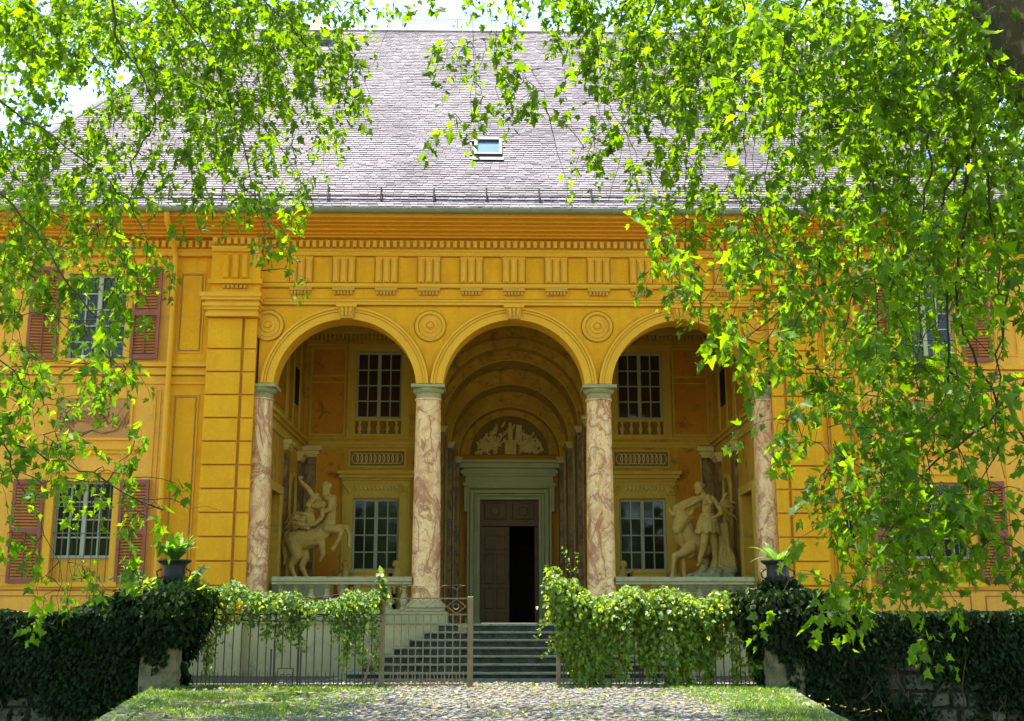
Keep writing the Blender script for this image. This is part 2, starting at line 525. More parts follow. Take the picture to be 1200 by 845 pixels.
def build_ground():
    # moat floor and the wide ground round the villa
    m = MB()
    m.add([(-1500, -1500, -2.2), (1500, -1500, -2.2), (1500, 1500, -2.2), (-1500, 1500, -2.2)], [(0, 1, 2, 3)])
    o = m.build('ground', M['field'], kind='structure')
    m = MB()
    m.add([(-26, -26, -2.19), (26, -26, -2.19), (26, -4.0, -2.19), (-26, -4.0, -2.19)], [(0, 1, 2, 3)])
    m.build('moat_floor', M['moat'], kind='structure')
    # court in front of the villa
    m = MB()
    m.box(-26, 26, -4.05, 20, -2.3, 0.0)
    m.build('court', M['dirt'], kind='structure')
    # path over the moat
    m = MB()
    n = len(pathL)
    vs = [(x, y, -0.004) for x, y in pathL] + [(x, y, -0.004) for x, y in pathR] + [(x, y, -2.3) for x, y in pathL] + [(x, y, -2.3) for x, y in pathR]
    fs = []
    for i in range(n - 1):
        fs += [(i, i + 1, n + i + 1, n + i), (i, 2 * n + i, 2 * n + i + 1, i + 1), (n + i, n + i + 1, 3 * n + i + 1, 3 * n + i)]
    m.add(vs, fs)
    path = m.build('path', M['dirt'], kind='structure')
    m = MB()
    m.add([(-26, -26, 0), (26, -26, 0), (26, -90, 0), (-26, -90, 0), (-26, -26, -2.3), (26, -26, -2.3)], [(3, 2, 1, 0), (0, 1, 5, 4)])
    m.build('forecourt', M['bounce_gravel'], kind='structure')  # gravel out of view, added pale to bounce light onto the facade
    return path


path = build_ground()


def edge_x(tab, y):
    for (x0, y0), (x1, y1) in zip(tab, tab[1:]):
        if y <= y0 and y >= y1:
            return x0 + (x1 - x0) * (y - y0) / (y1 - y0)
    return tab[0][0] if y > tab[0][1] else tab[-1][0]


def stone_mesh(name, seed, mat):
    r = random.Random(seed)
    n = 7
    top, mid = [], []
    for k in range(n):
        a = 2 * math.pi * k / n + r.uniform(-0.2, 0.2)
        q = r.uniform(0.82, 1.05)
        mid.append((math.cos(a) * q, math.sin(a) * q, -0.5))
        top.append((math.cos(a) * q * 0.72, math.sin(a) * q * 0.72, 0.12 + r.uniform(-0.06, 0.06)))
    me = bpy.data.meshes.new(name)
    vs = mid + top + [(0, 0, 0.22)]
    fs = [(k, (k + 1) % n, n + (k + 1) % n, n + k) for k in range(n)] + [(n + k, n + (k + 1) % n, 2 * n) for k in range(n)]
    me.from_pydata(vs, [], fs)
    me.materials.append(mat)
    return me


def cobbles():
    metas = [stone_mesh('cobblestone', k, M['cobble'] if k % 3 else M['cobble2']) for k in range(8)]
    cells = []
    y = -1.9
    row = 0
    while y > -13.2:
        dy = 0.105
        x = -4.6 + (row % 2) * 0.07
        while x < 4.3:
            w = rnd.uniform(0.085, 0.145)
            cx, cy = x + w / 2, y + rnd.uniform(-0.02, 0.02)
            xl = -3.4 + 0.35 * math.sin(cy * 1.3) + (0.9 if cy > -6.5 else 0.0)
            xr = 3.6 + 0.4 * math.sin(cy * 1.7 + 1) - max(0, (-cy - 5)) * 0.16
            if cy > -4.4:
                xl, xr = -4.4, 4.2
            if xl < cx < xr and rnd.random() > 0.04:
                cells.append((cx, cy, w * 0.5, 0.049 * rnd.uniform(0.85, 1.15), rnd.uniform(-0.35, 0.35), rnd.randrange(8), rnd.uniform(-0.014, 0.012)))
            x += w
        y -= dy
        row += 1
    cells.sort(key=lambda c: (c[0] - EYE[0]) ** 2 + (c[1] - EYE[1]) ** 2)
    near = [c for c in cells if c[1] < -7.5 and c[1] > -11.6]
    near.sort(key=lambda c: c[1])
    near = near[:300]
    ns = set(id(c) for c in near)
    for c in near:
        o = bpy.data.objects.new('cobblestone', metas[c[5]])
        COL.objects.link(o)
        o.parent = path
        o.location = (c[0], c[1], c[6])
        o.rotation_euler = (rnd.uniform(-0.06, 0.06), rnd.uniform(-0.06, 0.06), c[4])
        o.scale = (c[2], c[3], 0.07)
    rest = [c for c in cells if id(c) not in ns]
    for lo, mat in ((0, M['cobble']), (1, M['cobble2'])):
        sel = [c for c in rest if (c[5] % 3 == 0) == bool(lo)]
        V, Fq = [], []
        m = MB()
        for c in sel:
            me = metas[c[5]]
            ca, sa = math.cos(c[4]), math.sin(c[4])
            vs = []
            for v in me.vertices:
                x, yv, z = v.co.x * c[2], v.co.y * c[3], v.co.z * 0.07
                vs.append((c[0] + x * ca - yv * sa, c[1] + x * sa + yv * ca, c[6] + z))
            m.add(vs, [tuple(p.vertices) for p in me.polygons])
        m.build('cobble_paving', mat, path, kind='stuff')
    # flat kerb stones along both edges of the path
    for tab, s in ((pathL, 1), (pathR, -1)):
        y = -4.3
        while y > -16:
            L = rnd.uniform(0.55, 0.95)
            xa, xb = edge_x(tab, y), edge_x(tab, y - L + 0.015)
            m = MB()
            w = 0.28
            z1 = 0.012 + rnd.uniform(0, 0.012)
            a, b_ = (xa, xb)
            vs = []
            for z in (-0.25, z1):
                for (xx, yy) in ((a - s * 0.05, y), (a + s * w, y), (b_ + s * w, y - L + 0.015), (b_ - s * 0.05, y - L + 0.015)):
                    vs.append((xx, yy, z))
            m.add(vs, [(4, 5, 6, 7), (0, 1, 5, 4), (1, 2, 6, 5), (2, 3, 7, 6), (3, 0, 4, 7)])
            m.build('kerb_stone', M['kerb'], path)
            y -= L


cobbles()

# ================================================================== LEAF GEOMETRY
# outline of a plane-tree leaf: stalk at origin, tip at +y, five pointed lobes
_half = [(0.0, 0.0), (0.16, -0.06), (0.42, 0.02), (0.30, 0.20), (0.58, 0.44), (0.30, 0.46), (0.22, 0.62), (0.0, 1.0)]
LEAF_OUT = [(x, y) for x, y in _half] + [(-x, y) for x, y in _half[1:-1]][::-1]
LEAF_V = np.array([(0.0, 0.36, 0.0)] + [(x, y, 0.16 * abs(x) - 0.18 * y * y) for x, y in LEAF_OUT])
LEAF_V[0, 2] = -0.10
_n = len(LEAF_OUT)
LEAF_F = np.array([(0, 1 + k, 1 + (k + 1) % _n) for k in range(_n)])
SMALL_V = np.array([(0, 0, 0), (0.34, 0.22, 0.05), (0.30, 0.58, 0.02), (0, 1, -0.12), (-0.30, 0.58, 0.02), (-0.34, 0.22, 0.05)])
SMALL_F = np.array([(0, 1, 2), (0, 2, 3), (0, 3, 4), (0, 4, 5)])


def leaves_np(P, T, N, size, LV=LEAF_V, LF=LEAF_F):
    """P base points, T tip directions, N rough normals, size (n,)"""
    T = T / np.linalg.norm(T, axis=1, keepdims=True)
    X = np.cross(T, N)
    X /= np.linalg.norm(X, axis=1, keepdims=True) + 1e-9
    Z = np.cross(X, T)
    B = np.stack([X, T, Z], axis=1)                      # rows
    n = len(P)
    L = np.repeat(LV[None], n, 0)                        # every leaf gets its own width and curl
    L[:, :, 0] *= rng.uniform(0.78, 1.15, (n, 1))
    L[:, :, 2] += rng.normal(0, 0.30, (n, 1)) * L[:, :, 1] ** 2 + rng.normal(0.1, 0.25, (n, 1)) * np.abs(L[:, :, 0]) + rng.normal(0, 0.12, (n, 1)) * L[:, :, 0]
    V = np.einsum('nvk,nkj->nvj', L, B) * size[:, None, None] + P[:, None, :]
    Fc = LF[None] + (np.arange(n) * len(LV))[:, None, None]
    return V.reshape(-1, 3), Fc.reshape(-1, 3)


def rand_unit(n):
    v = rng.normal(size=(n, 3))
    return v / np.linalg.norm(v, axis=1, keepdims=True)

# ================================================================== THE VILLA
villa = thing('villa', 'ochre yellow villa with a three-arched loggia between marble columns under a steep slate roof', 'villa')
HX = 11.7                                          # half width of the walls
ARC_Z, ARC_R = 5.92, 1.52
BAYS = (-3.6, 0.0, 3.6)


def sx_prof(s, pts):
    return [(s * p[0], p[1]) for p in pts]


def xr(a, b):
    return (a, b) if a < b else (b, a)


# ---- front wall of the arcade
def arcade():
    m = MB()
    Y0, Y1, top = 0.0, 0.55, 7.75
    for c in BAYS:
        N = 40
        xs = [c + ARC_R * -math.cos(math.pi * k / N) for k in range(N + 1)]
        zs = [ARC_Z + ARC_R * math.sin(math.pi * k / N) for k in range(N + 1)]
        zs[0] = zs[-1] = 6.02
        zs = [max(z, 6.02) for z in zs]
        vs = []
        for x, z in zip(xs, zs):
            vs += [(x, Y0, z), (x, Y0, top), (x, Y1, z), (x, Y1, top)]
        fs = []
        for k in range(N):
            a, b = 4 * k, 4 * k + 4
            fs += [(a, b, b + 1, a + 1), (a + 2, a + 3, b + 3, b + 2), (a, a + 2, b + 2, b)]
        m.add(vs, fs)
    for x0, x1 in ((-5.45, -5.12), (-2.08, -1.52), (1.52, 2.08), (5.12, 5.45)):
        m.box(x0, x1, Y0, Y1, 6.02, top)
    m.build('arcade_wall', M['ochre'], villa)
    for c in BAYS:
        m = MB()
        m.arc(c, ARC_Z, ARC_R - 0.004, ARC_R + 0.16, -0.035, 0.003, R(4), R(176), 44)
        m.arc(c, ARC_Z, ARC_R + 0.16, ARC_R + 0.215, -0.055, 0.003, R(3.5), R(176.5), 44)
        m.arc(c, ARC_Z, ARC_R + 0.215, ARC_R + 0.265, -0.08, 0.003, R(3.5), R(176.5), 44)
        av = m.build('archivolt', M['ochre_trim'], villa)
        m = MB()
        for r_, w_, y_ in ((ARC_R + 0.152, 0.010, -0.041), (ARC_R + 0.208, 0.009, -0.061), (ARC_R + 0.265, 0.013, -0.030)):
            m.arc(c, ARC_Z, r_, r_ + w_, y_, 0.003, R(4), R(176), 44)
        m.build('joint_line', M['dark_line'], av)
        k = MB()
        k.prism([(c - 0.13, ARC_Z + ARC_R + 0.0), (c + 0.13, ARC_Z + ARC_R + 0.0), (c + 0.19, 7.74), (c - 0.19, 7.74)], -0.12, 0.0)
        ks = k.build('keystone', M['dentil'], villa)
        k = MB()
        k.box(c - 0.22, c + 0.22, -0.16, -0.12, 7.68, 7.75)
        for q in (-0.1, 0, 0.1):
            k.tube([(c + q, -0.125, 7.66), (c + q * 0.8, -0.15, 7.58), (c + q * 0.75, -0.125, 7.50)], 0.032, 6)
        k.build('carving', M['ochre_trim'], ks)
    for c in (-5.28, -1.8, 1.8, 5.28):
        m = MB()
        prof = [(0.33, 0.0), (0.33, 0.03), (0.27, 0.05), (0.255, 0.015), (0.16, 0.015), (0.15, 0.04), (0.10, 0.045), (0.09, 0.02), (0.06, 0.03), (0.045, 0.075), (0.0, 0.085)]
        m.lathe(prof, (c, 0.0, 7.29), 28, 'y')
        ro_ = m.build('roundel', M['ochre_trim'], villa, True)
        m = MB()
        for r_ in (0.338, 0.246, 0.146):
            m.arc(c, 7.29, r_, r_ + 0.012, -0.020, 0.0, 0, 2 * math.pi, 36)
        m.build('ring_line', M['dark_line'], ro_)


arcade()


# ---- columns
def column(x, y=0.27):
    m = MB()
    prof = [(0.300 - 0.036 * (k / 12) ** 1.6, 1.52 + 4.17 * k / 12) for k in range(13)]
    m.lathe([(0.325, 1.49), (0.325, 1.52)] + prof + [(0.29, 5.70), (0.29, 5.73)], (x, y, 0), 28)
    sh = m.build('column', M['marble'], villa, True)
    sh.name = 'column'
    b = MB()
    b.lathe([(0.30, 1.50), (0.34, 1.485), (0.37, 1.44), (0.41, 1.40), (0.425, 1.36), (0.40, 1.33), (0.38, 1.32)], (x, y, 0), 28)
    b.bevbox(x - 0.40, x + 0.40, y - 0.40, y + 0.40, 1.275, 1.33, 0.012)
    b.build('base', M['palestone'], sh, True)
    c = MB()
    c.lathe([(0.262, 5.72), (0.275, 5.74), (0.275, 5.77), (0.262, 5.78), (0.262, 5.84), (0.30, 5.86), (0.335, 5.92), (0.335, 5.94)], (x, y, 0), 28)
    c.bevbox(x - 0.36, x + 0.36, y - 0.36, y + 0.36, 5.94, 6.015, 0.015)
    c.build('capital', M['palestone'], sh, True)
    return sh


for x in (-5.42, -1.83, 1.83, 5.42):
    column(x)


# ---- corner piers with drafted blocks
def pier(s):
    m = MB()
    x0, x1 = xr(s * 6.50, s * 5.50)
    m.box(x0, x1, -0.12, 0.56, 0.0, 7.75)
    core = m.build('pier', M['joint'], villa)
    z = 0.30
    zs = [0.0]
    while z < 7.2:
        zs.append(z)
        z += 0.495
    zs.append(7.42)
    for a, b in zip(zs, zs[1:]):
        q = MB()
        xa, xb = xr(s * 6.52, s * 5.80)
        q.bevbox(xa, xb, -0.19, -0.12, a + 0.015, b - 0.015, 0.010)
        q.build('block', M['ochre'], core)
        q = MB()
        xa, xb = xr(s * 5.745, s * 5.485)
        q.bevbox(xa, xb, -0.165, -0.12, a + 0.015, b - 0.015, 0.010)
        q.build('block', M['ochre'], core)
    # moulded capital of the pier
    c = MB()
    for z0, z1, p in ((7.42, 7.50, 0.05), (7.50, 7.56, 0.02), (7.56, 7.63, 0.07), (7.63, 7.70, 0.11), (7.70, 7.76, 0.06), (7.76, 7.83, 0.13), (7.83, 7.92, 0.16)):
        xa, xb = xr(s * (6.52 + p), s * (5.48 - p * 0.6))
        c.box(xa, xb, -0.27 - p, 0.0, z0, z1)
    c.build('cap_moulding', M['ochre_trim'], core)
    # triglyph block above
    t = MB()
    xa, xb = xr(s * 6.50, s * 5.45)
    t.box(xa, xb, -0.24, 0.0, 7.92, 8.95)
    t.box(xa - 0.05, xb + 0.05, -0.32, -0.24, 8.14, 8.24)
    xm = s * 5.98
    for q in (-0.20, 0, 0.20):
        t.bevbox(xm + q - 0.065, xm + q + 0.065, -0.31, -0.24, 8.26, 8.80, 0.03)
    t.build('pier_frieze', M['ochre'], core)
    d = MB()
    for q in range(6):
        d.bevbox(xm - 0.26 + q * 0.09, xm - 0.20 + q * 0.09, -0.30, -0.24, 8.04, 8.12, 0.012)
    d.build('drops', M['dentil'], core)


pier(-1)
pier(1)


# ---- entablature
def entablature():
    m = MB()
    m.box(-5.45, 5.45, -0.02, 0.55, 7.75, 9.20)
    ent = m.build('frieze', M['ochre'], villa)
    a = MB()
    a.mold([(-0.02, 7.75), (-0.06, 7.75), (-0.06, 7.80), (-0.085, 7.82), (-0.085, 7.86), (-0.02, 7.88)], -5.45, 5.45)
    a.mold([(-0.02, 8.13), (-0.07, 8.13), (-0.09, 8.16), (-0.09, 8.22), (-0.02, 8.24)], -5.45, 5.45)
    a.build('architrave_moulding', M['ochre_trim'], ent)
    for z in (7.735, 7.884, 8.118, 8.246, 8.835):
        MB().box(-5.45, 5.45, -0.034, -0.019, z - 0.006, z + 0.006).build('painted_line', M['dark_line'], ent)
    for k in range(-5, 6):
        x = k * 0.922
        t = MB()
        t.box(x - 0.245, x + 0.245, -0.05, -0.02, 8.25, 8.84)
        for q in (-0.17, 0, 0.17):
            t.bevbox(x + q - 0.055, x + q + 0.055, -0.095, -0.05, 8.25, 8.76, 0.028)
        tr = t.build('triglyph', M['ochre_trim'], ent)
        for q in (-0.250, -0.085, 0.085, 0.250):
            MB().box(x + q - 0.010, x + q + 0.010, -0.054, -0.021, 8.26, 8.80).build('groove', M['dark_line'], ent)
        g = MB()
        g.box(x - 0.24, x + 0.24, -0.085, -0.02, 8.06, 8.125)
        for q in range(6):
            g.bevbox(x - 0.205 + q * 0.07, x - 0.155 + q * 0.07, -0.085, -0.02, 7.97, 8.055, 0.012)
        g.build('drops', M['dentil'], ent)
    # crown mouldings running along the whole front
    c = MB()
    c.mold([(-0.02, 8.84), (-0.09, 8.84), (-0.11, 8.88), (-0.11, 8.91), (-0.14, 8.94), (-0.14, 8.965), (-0.02, 8.97)], -5.45, 5.45)
    for s in (-1, 1):
        xa, xb = xr(s * 5.45, s * 6.5)
        c.mold([(-0.02, 8.86), (-0.30, 8.86), (-0.34, 8.93), (-0.34, 8.965), (-0.02, 8.97)], xa, xb)
        xa, xb = xr(s * 6.5, s * (HX + 0.02))
        c.mold([(0.10, 8.84), (-0.03, 8.84), (-0.05, 8.88), (-0.05, 8.91), (-0.08, 8.94), (-0.08, 8.965), (0.10, 8.97)], xa, xb)
    c.build('frieze_moulding', M['ochre_trim'], ent)
    # dentils
    b = MB()
    b.box(-5.45, 5.45, -0.12, 0.5, 8.972, 9.20)
    d = MB()
    x = -5.38
    while x < 5.4:
        d.bevbox(x, x + 0.085, -0.22, -0.12, 9.0, 9.15, 0.012)
        x += 0.145
    for s in (-1, 1):
        xa, xb = xr(s * 5.45, s * 6.5)
        b.box(xa, xb, -0.30, 0.5, 8.972, 9.20)
        x = xa + 0.04
        while x < xb - 0.06:
            d.bevbox(x, x + 0.085, -0.40, -0.30, 9.0, 9.15, 0.012)
            x += 0.145
        xa, xb = xr(s * 6.5, s * (HX + 0.03))
        b.box(xa, xb, -0.05, 0.5, 8.972, 9.20)
        x = xa + 0.04
        while x < xb - 0.06:
            d.bevbox(x, x + 0.085, -0.15, -0.05, 9.0, 9.15, 0.012)
            x += 0.145
    b.build('dentil_band', M['dentil'], ent)
    d.build('dentils', M['ochre_trim'], ent, kind='stuff')
    # deep painted timber cornice
    k = MB()
    prof = [(0.5, 9.202), (-0.26, 9.202), (-0.26, 9.235), (-0.34, 9.25), (-0.34, 9.285), (-0.47, 9.30), (-0.47, 9.33), (-0.49, 9.345),
            (-0.60, 9.355), (-0.60, 9.385), (-0.72, 9.40), (-0.72, 9.425), (-0.74, 9.44), (-0.86, 9.455), (-0.86, 9.50), (-0.88, 9.56), (0.5, 9.56)]
    k.mold(prof, -HX - 0.5, HX + 0.5)
    k.build('cornice', M['orange'], ent)
    # gutter
    g = MB()
    y0, z0 = -0.95, 9.62
    pts = []
    for i in range(9):
        a = R(180 + 180 * i / 8)
        pts.append((y0 + 0.085 * math.cos(a), z0 + 0.10 * math.sin(a)))
    for i in range(8, -1, -1):
        a = R(180 + 180 * i / 8)
        pts.append((y0 + 0.070 * math.cos(a), z0 + 0.004 + 0.085 * math.sin(a)))
    g.mold(pts, -HX - 0.85, HX + 0.85)
    gu = g.build('gutter', M['gutter'], villa)
    x = -HX
    while x < HX:
        q = MB()
        q.tube([(x, y0 + 0.09, z0 + 0.01), (x, y0 + 0.06, z0 - 0.08), (x, y0, z0 - 0.112), (x, y0 - 0.07, z0 - 0.08), (x, y0 - 0.095, z0 + 0.01)], 0.008, 4)
        q.build('bracket', M['gutter'], gu)
        x += 0.86


entablature()


# ---- side wings
def window(x0, x1, z0, z1, Y, nx, nz, leaves=2, grille=None, mat='frame', gm='glass'):
    """casement window in the plane Y; nx panes per leaf, nz rows"""
    fr = MB()
    t = 0.055
    fr.box(x0, x0 + t, Y - 0.04, Y + 0.06, z0, z1)
    fr.box(x1 - t, x1, Y - 0.04, Y + 0.06, z0, z1)
    fr.box(x0 + t, x1 - t, Y - 0.04, Y + 0.06, z1 - t, z1)
    fr.box(x0 + t, x1 - t, Y - 0.04, Y + 0.06, z0, z0 + t)
    xm = (x0 + x1) / 2
    if leaves == 2:
        fr.box(xm - 0.045, xm + 0.045, Y - 0.055, Y + 0.05, z0 + t, z1 - t)
    w = fr.build('window', M[mat], villa)
    spans = [(x0 + t, xm - 0.045), (xm + 0.045, x1 - t)] if leaves == 2 else [(x0 + t, x1 - t)]
    mu = MB()
    for a, b in spans:
        for i in range(1, nx):
            x = a + (b - a) * i / nx
            mu.box(x - 0.015, x + 0.015, Y - 0.025, Y + 0.03, z0 + t, z1 - t)
        for j in range(1, nz):
            z = z0 + t + (z1 - z0 - 2 * t) * j / nz
            for i in range(nx):
                xa = a + (b - a) * i / nx + (0.012 if i else 0)
                xb = a + (b - a) * (i + 1) / nx - (0.012 if i < nx - 1 else 0)
                mu.box(xa, xb, Y - 0.022, Y + 0.03, z - 0.015, z + 0.015)
        for i in range(nx):
            for j in range(nz):
                xa, xb = a + (b - a) * i / nx, a + (b - a) * (i + 1) / nx
                za, zb = z0 + t + (z1 - z0 - 2 * t) * j / nz, z0 + t + (z1 - z0 - 2 * t) * (j + 1) / nz
                tl = rnd.uniform(-0.002, 0.002)
                tz = rnd.uniform(-0.002, 0.002)
                p = MB()
                vs = [(xa, Y + 0.008 - tl - tz, za), (xb, Y + 0.008 + tl - tz, za), (xb, Y + 0.008 + tl + tz, zb), (xa, Y + 0.008 - tl + tz, zb)]
                p.add(vs + [(v[0], Y + 0.02, v[2]) for v in vs], [(0, 1, 2, 3), (7, 6, 5, 4), (0, 4, 5, 1), (1, 5, 6, 2), (2, 6, 7, 3), (3, 7, 4, 0)])
                p.build('pane', M[gm], w)
    mu.build('glazing_bars', M[mat], w)
    return w


slat_me = MB().box(-0.5, 0.5, -0.006, 0.030, -0.004, 0.010).mesh('slat')
slat_me.materials.append(M['shutter'])


def shutter(xh, x1, z0, z1, Y, open_=0.10):
    """one louvred leaf, hinge side xh, free edge x1, folded back against the wall"""
    e = MB()
    w = abs(x1 - xh)
    t = 0.065
    W = w
    e.box(0, t, -0.025, 0.025, 0, z1 - z0)
    e.box(W - t, W, -0.025, 0.025, 0, z1 - z0)
    H = z1 - z0
    rails = [(0, 0.10), (H * 0.47, H * 0.47 + 0.13), (H - 0.09, H)]
    for a, b in rails:
        e.box(t, W - t, -0.023, 0.023, a, b)
    o = e.build('shutter', M['shutter'], villa)
    o.location = (xh, Y, z0)
    d = 1 if x1 > xh else -1
    o.rotation_euler = (0, 0, -open_ if d > 0 else math.pi + open_)
    for (a, b) in ((0.10, H * 0.47), (H * 0.47 + 0.13, H - 0.09)):
        n = max(3, int((b - a) / 0.062))
        for k in range(n):
            s = bpy.data.objects.new('slat', slat_me)
            COL.objects.link(s)
            s.parent = o
            s.location = (W / 2, 0, a + (b - a) * (k + 0.5) / n)
            s.scale = (W - 2 * t, 1, 1)
            s.rotation_euler = (R(-38 if d > 0 else 38), 0, 0)
    if True:
        b = MB()
        b.box(W / 2 - 0.008, W / 2 + 0.008, -0.045, -0.03, 0.12, H * 0.46)
        b.box(W / 2 - 0.008, W / 2 + 0.008, 0.03, 0.045, 0.12, H * 0.46)
        b.build('slat_rod', M['shutter'], o)
    return o


def frame_rect(m, x0, x1, z0, z1, t, Y0, Y1):
    m.box(x0, x1, Y0, Y1, z1 - t, z1)
    m.box(x0, x1, Y0, Y1, z0, z0 + t)
    m.box(x0, x0 + t, Y0, Y1, z0 + t, z1 - t)
    m.box(x1 - t, x1, Y0, Y1, z0 + t, z1 - t)


def wing(s):
    Y = 0.10
    WX0, WX1 = 8.36, 9.59
    lo = (1.86, 3.95)
    up = (6.55, 8.45)
    # wall between pier and downpipe: strong ochre; beyond it: faded ochre
    a, b = xr(s * 6.49, s * 7.38)
    MB().box(a, b, Y, 0.6, 0.0, 9.2).build('wing_wall', M['ochre'], villa)
    m = MB()
    for p, q, z0, z1 in ((7.38, WX0, 0, 9.2), (WX1, HX, 0, 9.2), (WX0, WX1, 0, lo[0]), (WX0, WX1, lo[1], up[0]), (WX0, WX1, up[1], 9.2)):
        a, b = xr(s * p, s * q)
        m.box(a, b, Y, 0.6, z0, z1)
    m.build('wing_wall', M['ochre_pale'], villa)
    # side wall of the villa
    a, b = xr(s * (HX - 0.5), s * HX)
    MB().box(a, b, 0.6, 15.5, 0.0, 9.2).build('side_wall', M['ochre_pale'], villa)
    # string courses
    m = MB()
    xa, xb = xr(s * 6.52, s * (HX + 0.03))
    for z0, z1, p in ((6.22, 6.27, 0.05), (6.27, 6.31, 0.03), (6.02, 6.07, 0.035), (6.40, 6.49, 0.055), (1.78, 1.86, 0.05), (1.72, 1.78, 0.025), (0.55, 0.60, 0.03)):
        MB().box(xa, xb, Y - p, Y, z0, z1).build('string_course', M['ochre_trim'], villa)
    ml = MB()
    for z0, z1 in ((6.195, 6.217), (6.375, 6.397), (1.69, 1.715)):
        ml.box(xa, xb, Y - 0.012, Y, z0, z1)
    # panels of thin raised lines
    for (p, q, z0, z1) in ((6.75, 7.20, 6.75, 8.45), (6.75, 7.20, 2.05, 5.75), (6.72, 7.2, 0.75, 1.60), (8.42, 9.5, 0.75, 1.60), (7.62, 8.15, 0.75, 1.60), (9.8, 10.9, 0.75, 1.6)):
        a, b = xr(s * p, s * q)
        q_ = MB()
        frame_rect(q_, a, b, z0, z1, 0.018, Y - 0.018, Y)
        q_.build('painted_panel_line', M['pink_line'], villa)
    ml.build('painted_line', M['pink_line'], villa)
    mt = MB()
    for (p, q, z0, z1) in ((6.70, 7.25, 6.70, 8.50), (6.70, 7.25, 2.0, 5.80), (7.5, 7.62, 1.9, 5.9), (10.45, 10.95, 2.0, 5.8), (10.45, 10.95, 6.7, 8.4)):
        a, b = xr(s * p, s * q)
        mt = MB()
        frame_rect(mt, a, b, z0, z1, 0.02, Y - 0.022, Y)
        mt.build('raised_panel_line', M['ochre_trim'], villa)
    # faded relief panel between the storeys
    a, b = xr(s * 8.12, s * 9.66)
    MB().box(a, b, Y - 0.02, Y, 4.86, 5.70).build('painted_frieze_panel', M['fresco_faded'], villa)
    m = MB()
    frame_rect(m, a - 0.05, b + 0.05, 4.81, 5.75, 0.05, Y - 0.045, Y)
    m.box(a - 0.2, b + 0.2, Y - 0.10, Y, 4.60, 4.68)
    m.box(a - 0.14, b + 0.14, Y - 0.06, Y, 4.52, 4.60)
    m.build('panel_frame', M['ochre_trim'], villa)
    # swag ornament of the panel
    m = MB()
    cx = (a + b) / 2
    for t in range(10):
        ang = math.pi * (t + 0.5) / 10
        L = 0.34 if t % 2 else 0.26
        m.tube([(cx + 0.06 * math.cos(ang), Y - 0.02, 5.18 + 0.06 * math.sin(ang)), (cx + L * math.cos(ang), Y - 0.035, 5.18 + L * math.sin(ang)), (cx + (L + 0.1) * math.cos(ang + 0.3), Y - 0.02, 5.18 + (L + 0.1) * math.sin(ang + 0.3))], [0.012, 0.022, 0.006], 5)
    for q in (-1, 1):
        for t in range(5):
            x = cx + q * (0.40 + 0.07 * t)
            m.tube([(x, Y - 0.02, 5.06), (x + q * 0.05, Y - 0.04, 5.20 + 0.03 * math.sin(t * 2)), (x - q * 0.02, Y - 0.02, 5.36)], [0.008, 0.02, 0.006], 5)
        m.tube([(cx + q * 0.72, Y - 0.02, 5.42), (cx + q * 0.5, Y - 0.04, 5.02), (cx + q * 0.2, Y - 0.04, 4.96), (cx, Y - 0.02, 5.02)], 0.018, 6)
    m.lathe([(0.09, 0), (0.08, 0.03), (0.03, 0.05), (0, 0.05)], (cx, Y - 0.01, 5.2), 14, 'y')
    m.build('garland', M['pink_line'], villa, True)
    # window surrounds
    for (z0, z1) in (lo, up):
        a, b = xr(s * WX0, s * WX1)
        m = MB()
        m.box(a - 0.16, a, Y - 0.04, Y + 0.002, z0 - 0.0, z1 + 0.16)
        m.box(b, b + 0.16, Y - 0.04, Y + 0.002, z0 - 0.0, z1 + 0.16)
        m.box(a, b, Y - 0.04, Y + 0.002, z1, z1 + 0.16)
        m.box(a - 0.22, b + 0.22, Y - 0.09, Y + 0.002, z1 + 0.16, z1 + 0.22)
        m.box(a - 0.2, b + 0.2, Y - 0.10, Y + 0.2, z0 - 0.09, z0)
        m.build('window_surround', M['ochre_trim'], villa)
    a, b = xr(s * WX0, s * WX1)
    window(a, b, up[0], up[1], Y + 0.14, 2, 5)
    window(a, b, lo[0] + 0.5, lo[1], Y + 0.16, 2, 4)
    g = MB()
    g.box(a, b, Y + 0.14, Y + 0.2, lo[0], lo[0] + 0.5)
    g.build('parapet_panel', M['ochre_trim'], villa)
    g = MB()
    k = 0
    x = a + 0.06
    while x < b:
        g.tube([(x, Y + 0.05, lo[0] + 0.0), (x, Y + 0.05, lo[1] - 0.02)], 0.010, 5)
        x += 0.155
    for z in (lo[0] + 0.48, lo[0] + 1.0, lo[0] + 1.55):
        g.box(a, b, Y + 0.045, Y + 0.055, z, z + 0.02)
    g.build('window_grille', M['iron_pale'], villa)
    # shutters: at the window's two sides
    for (z0, z1) in ((lo[0] - 0.02, lo[1] + 0.02), (up[0], up[1] + 0.14)):
        shutter(a - 0.20, a - 0.20 - 0.62, z0, z1, Y - 0.05, 0.09)
        shutter(b + 0.14, b + 0.14 + 0.62, z0, z1, Y - 0.05, 0.09)
    # downpipe
    m = MB()
    x = s * 7.34
    m.tube([(x, -0.93, 9.53), (x, -0.86, 9.35), (x, -0.30, 9.05), (x, -0.06, 8.85), (x, -0.02, 8.6), (x, -0.02, 0.05)], 0.058, 12)
    dp = m.build('downpipe', M['ochre_trim'], villa, True)
    for z in (1.6, 3.6, 5.6, 7.6):
        MB().lathe([(0.066, 0), (0.066, 0.05)], (x, -0.02, z), 12).build('clamp', M['ochre_trim'], dp)


wing(-1)
wing(1)

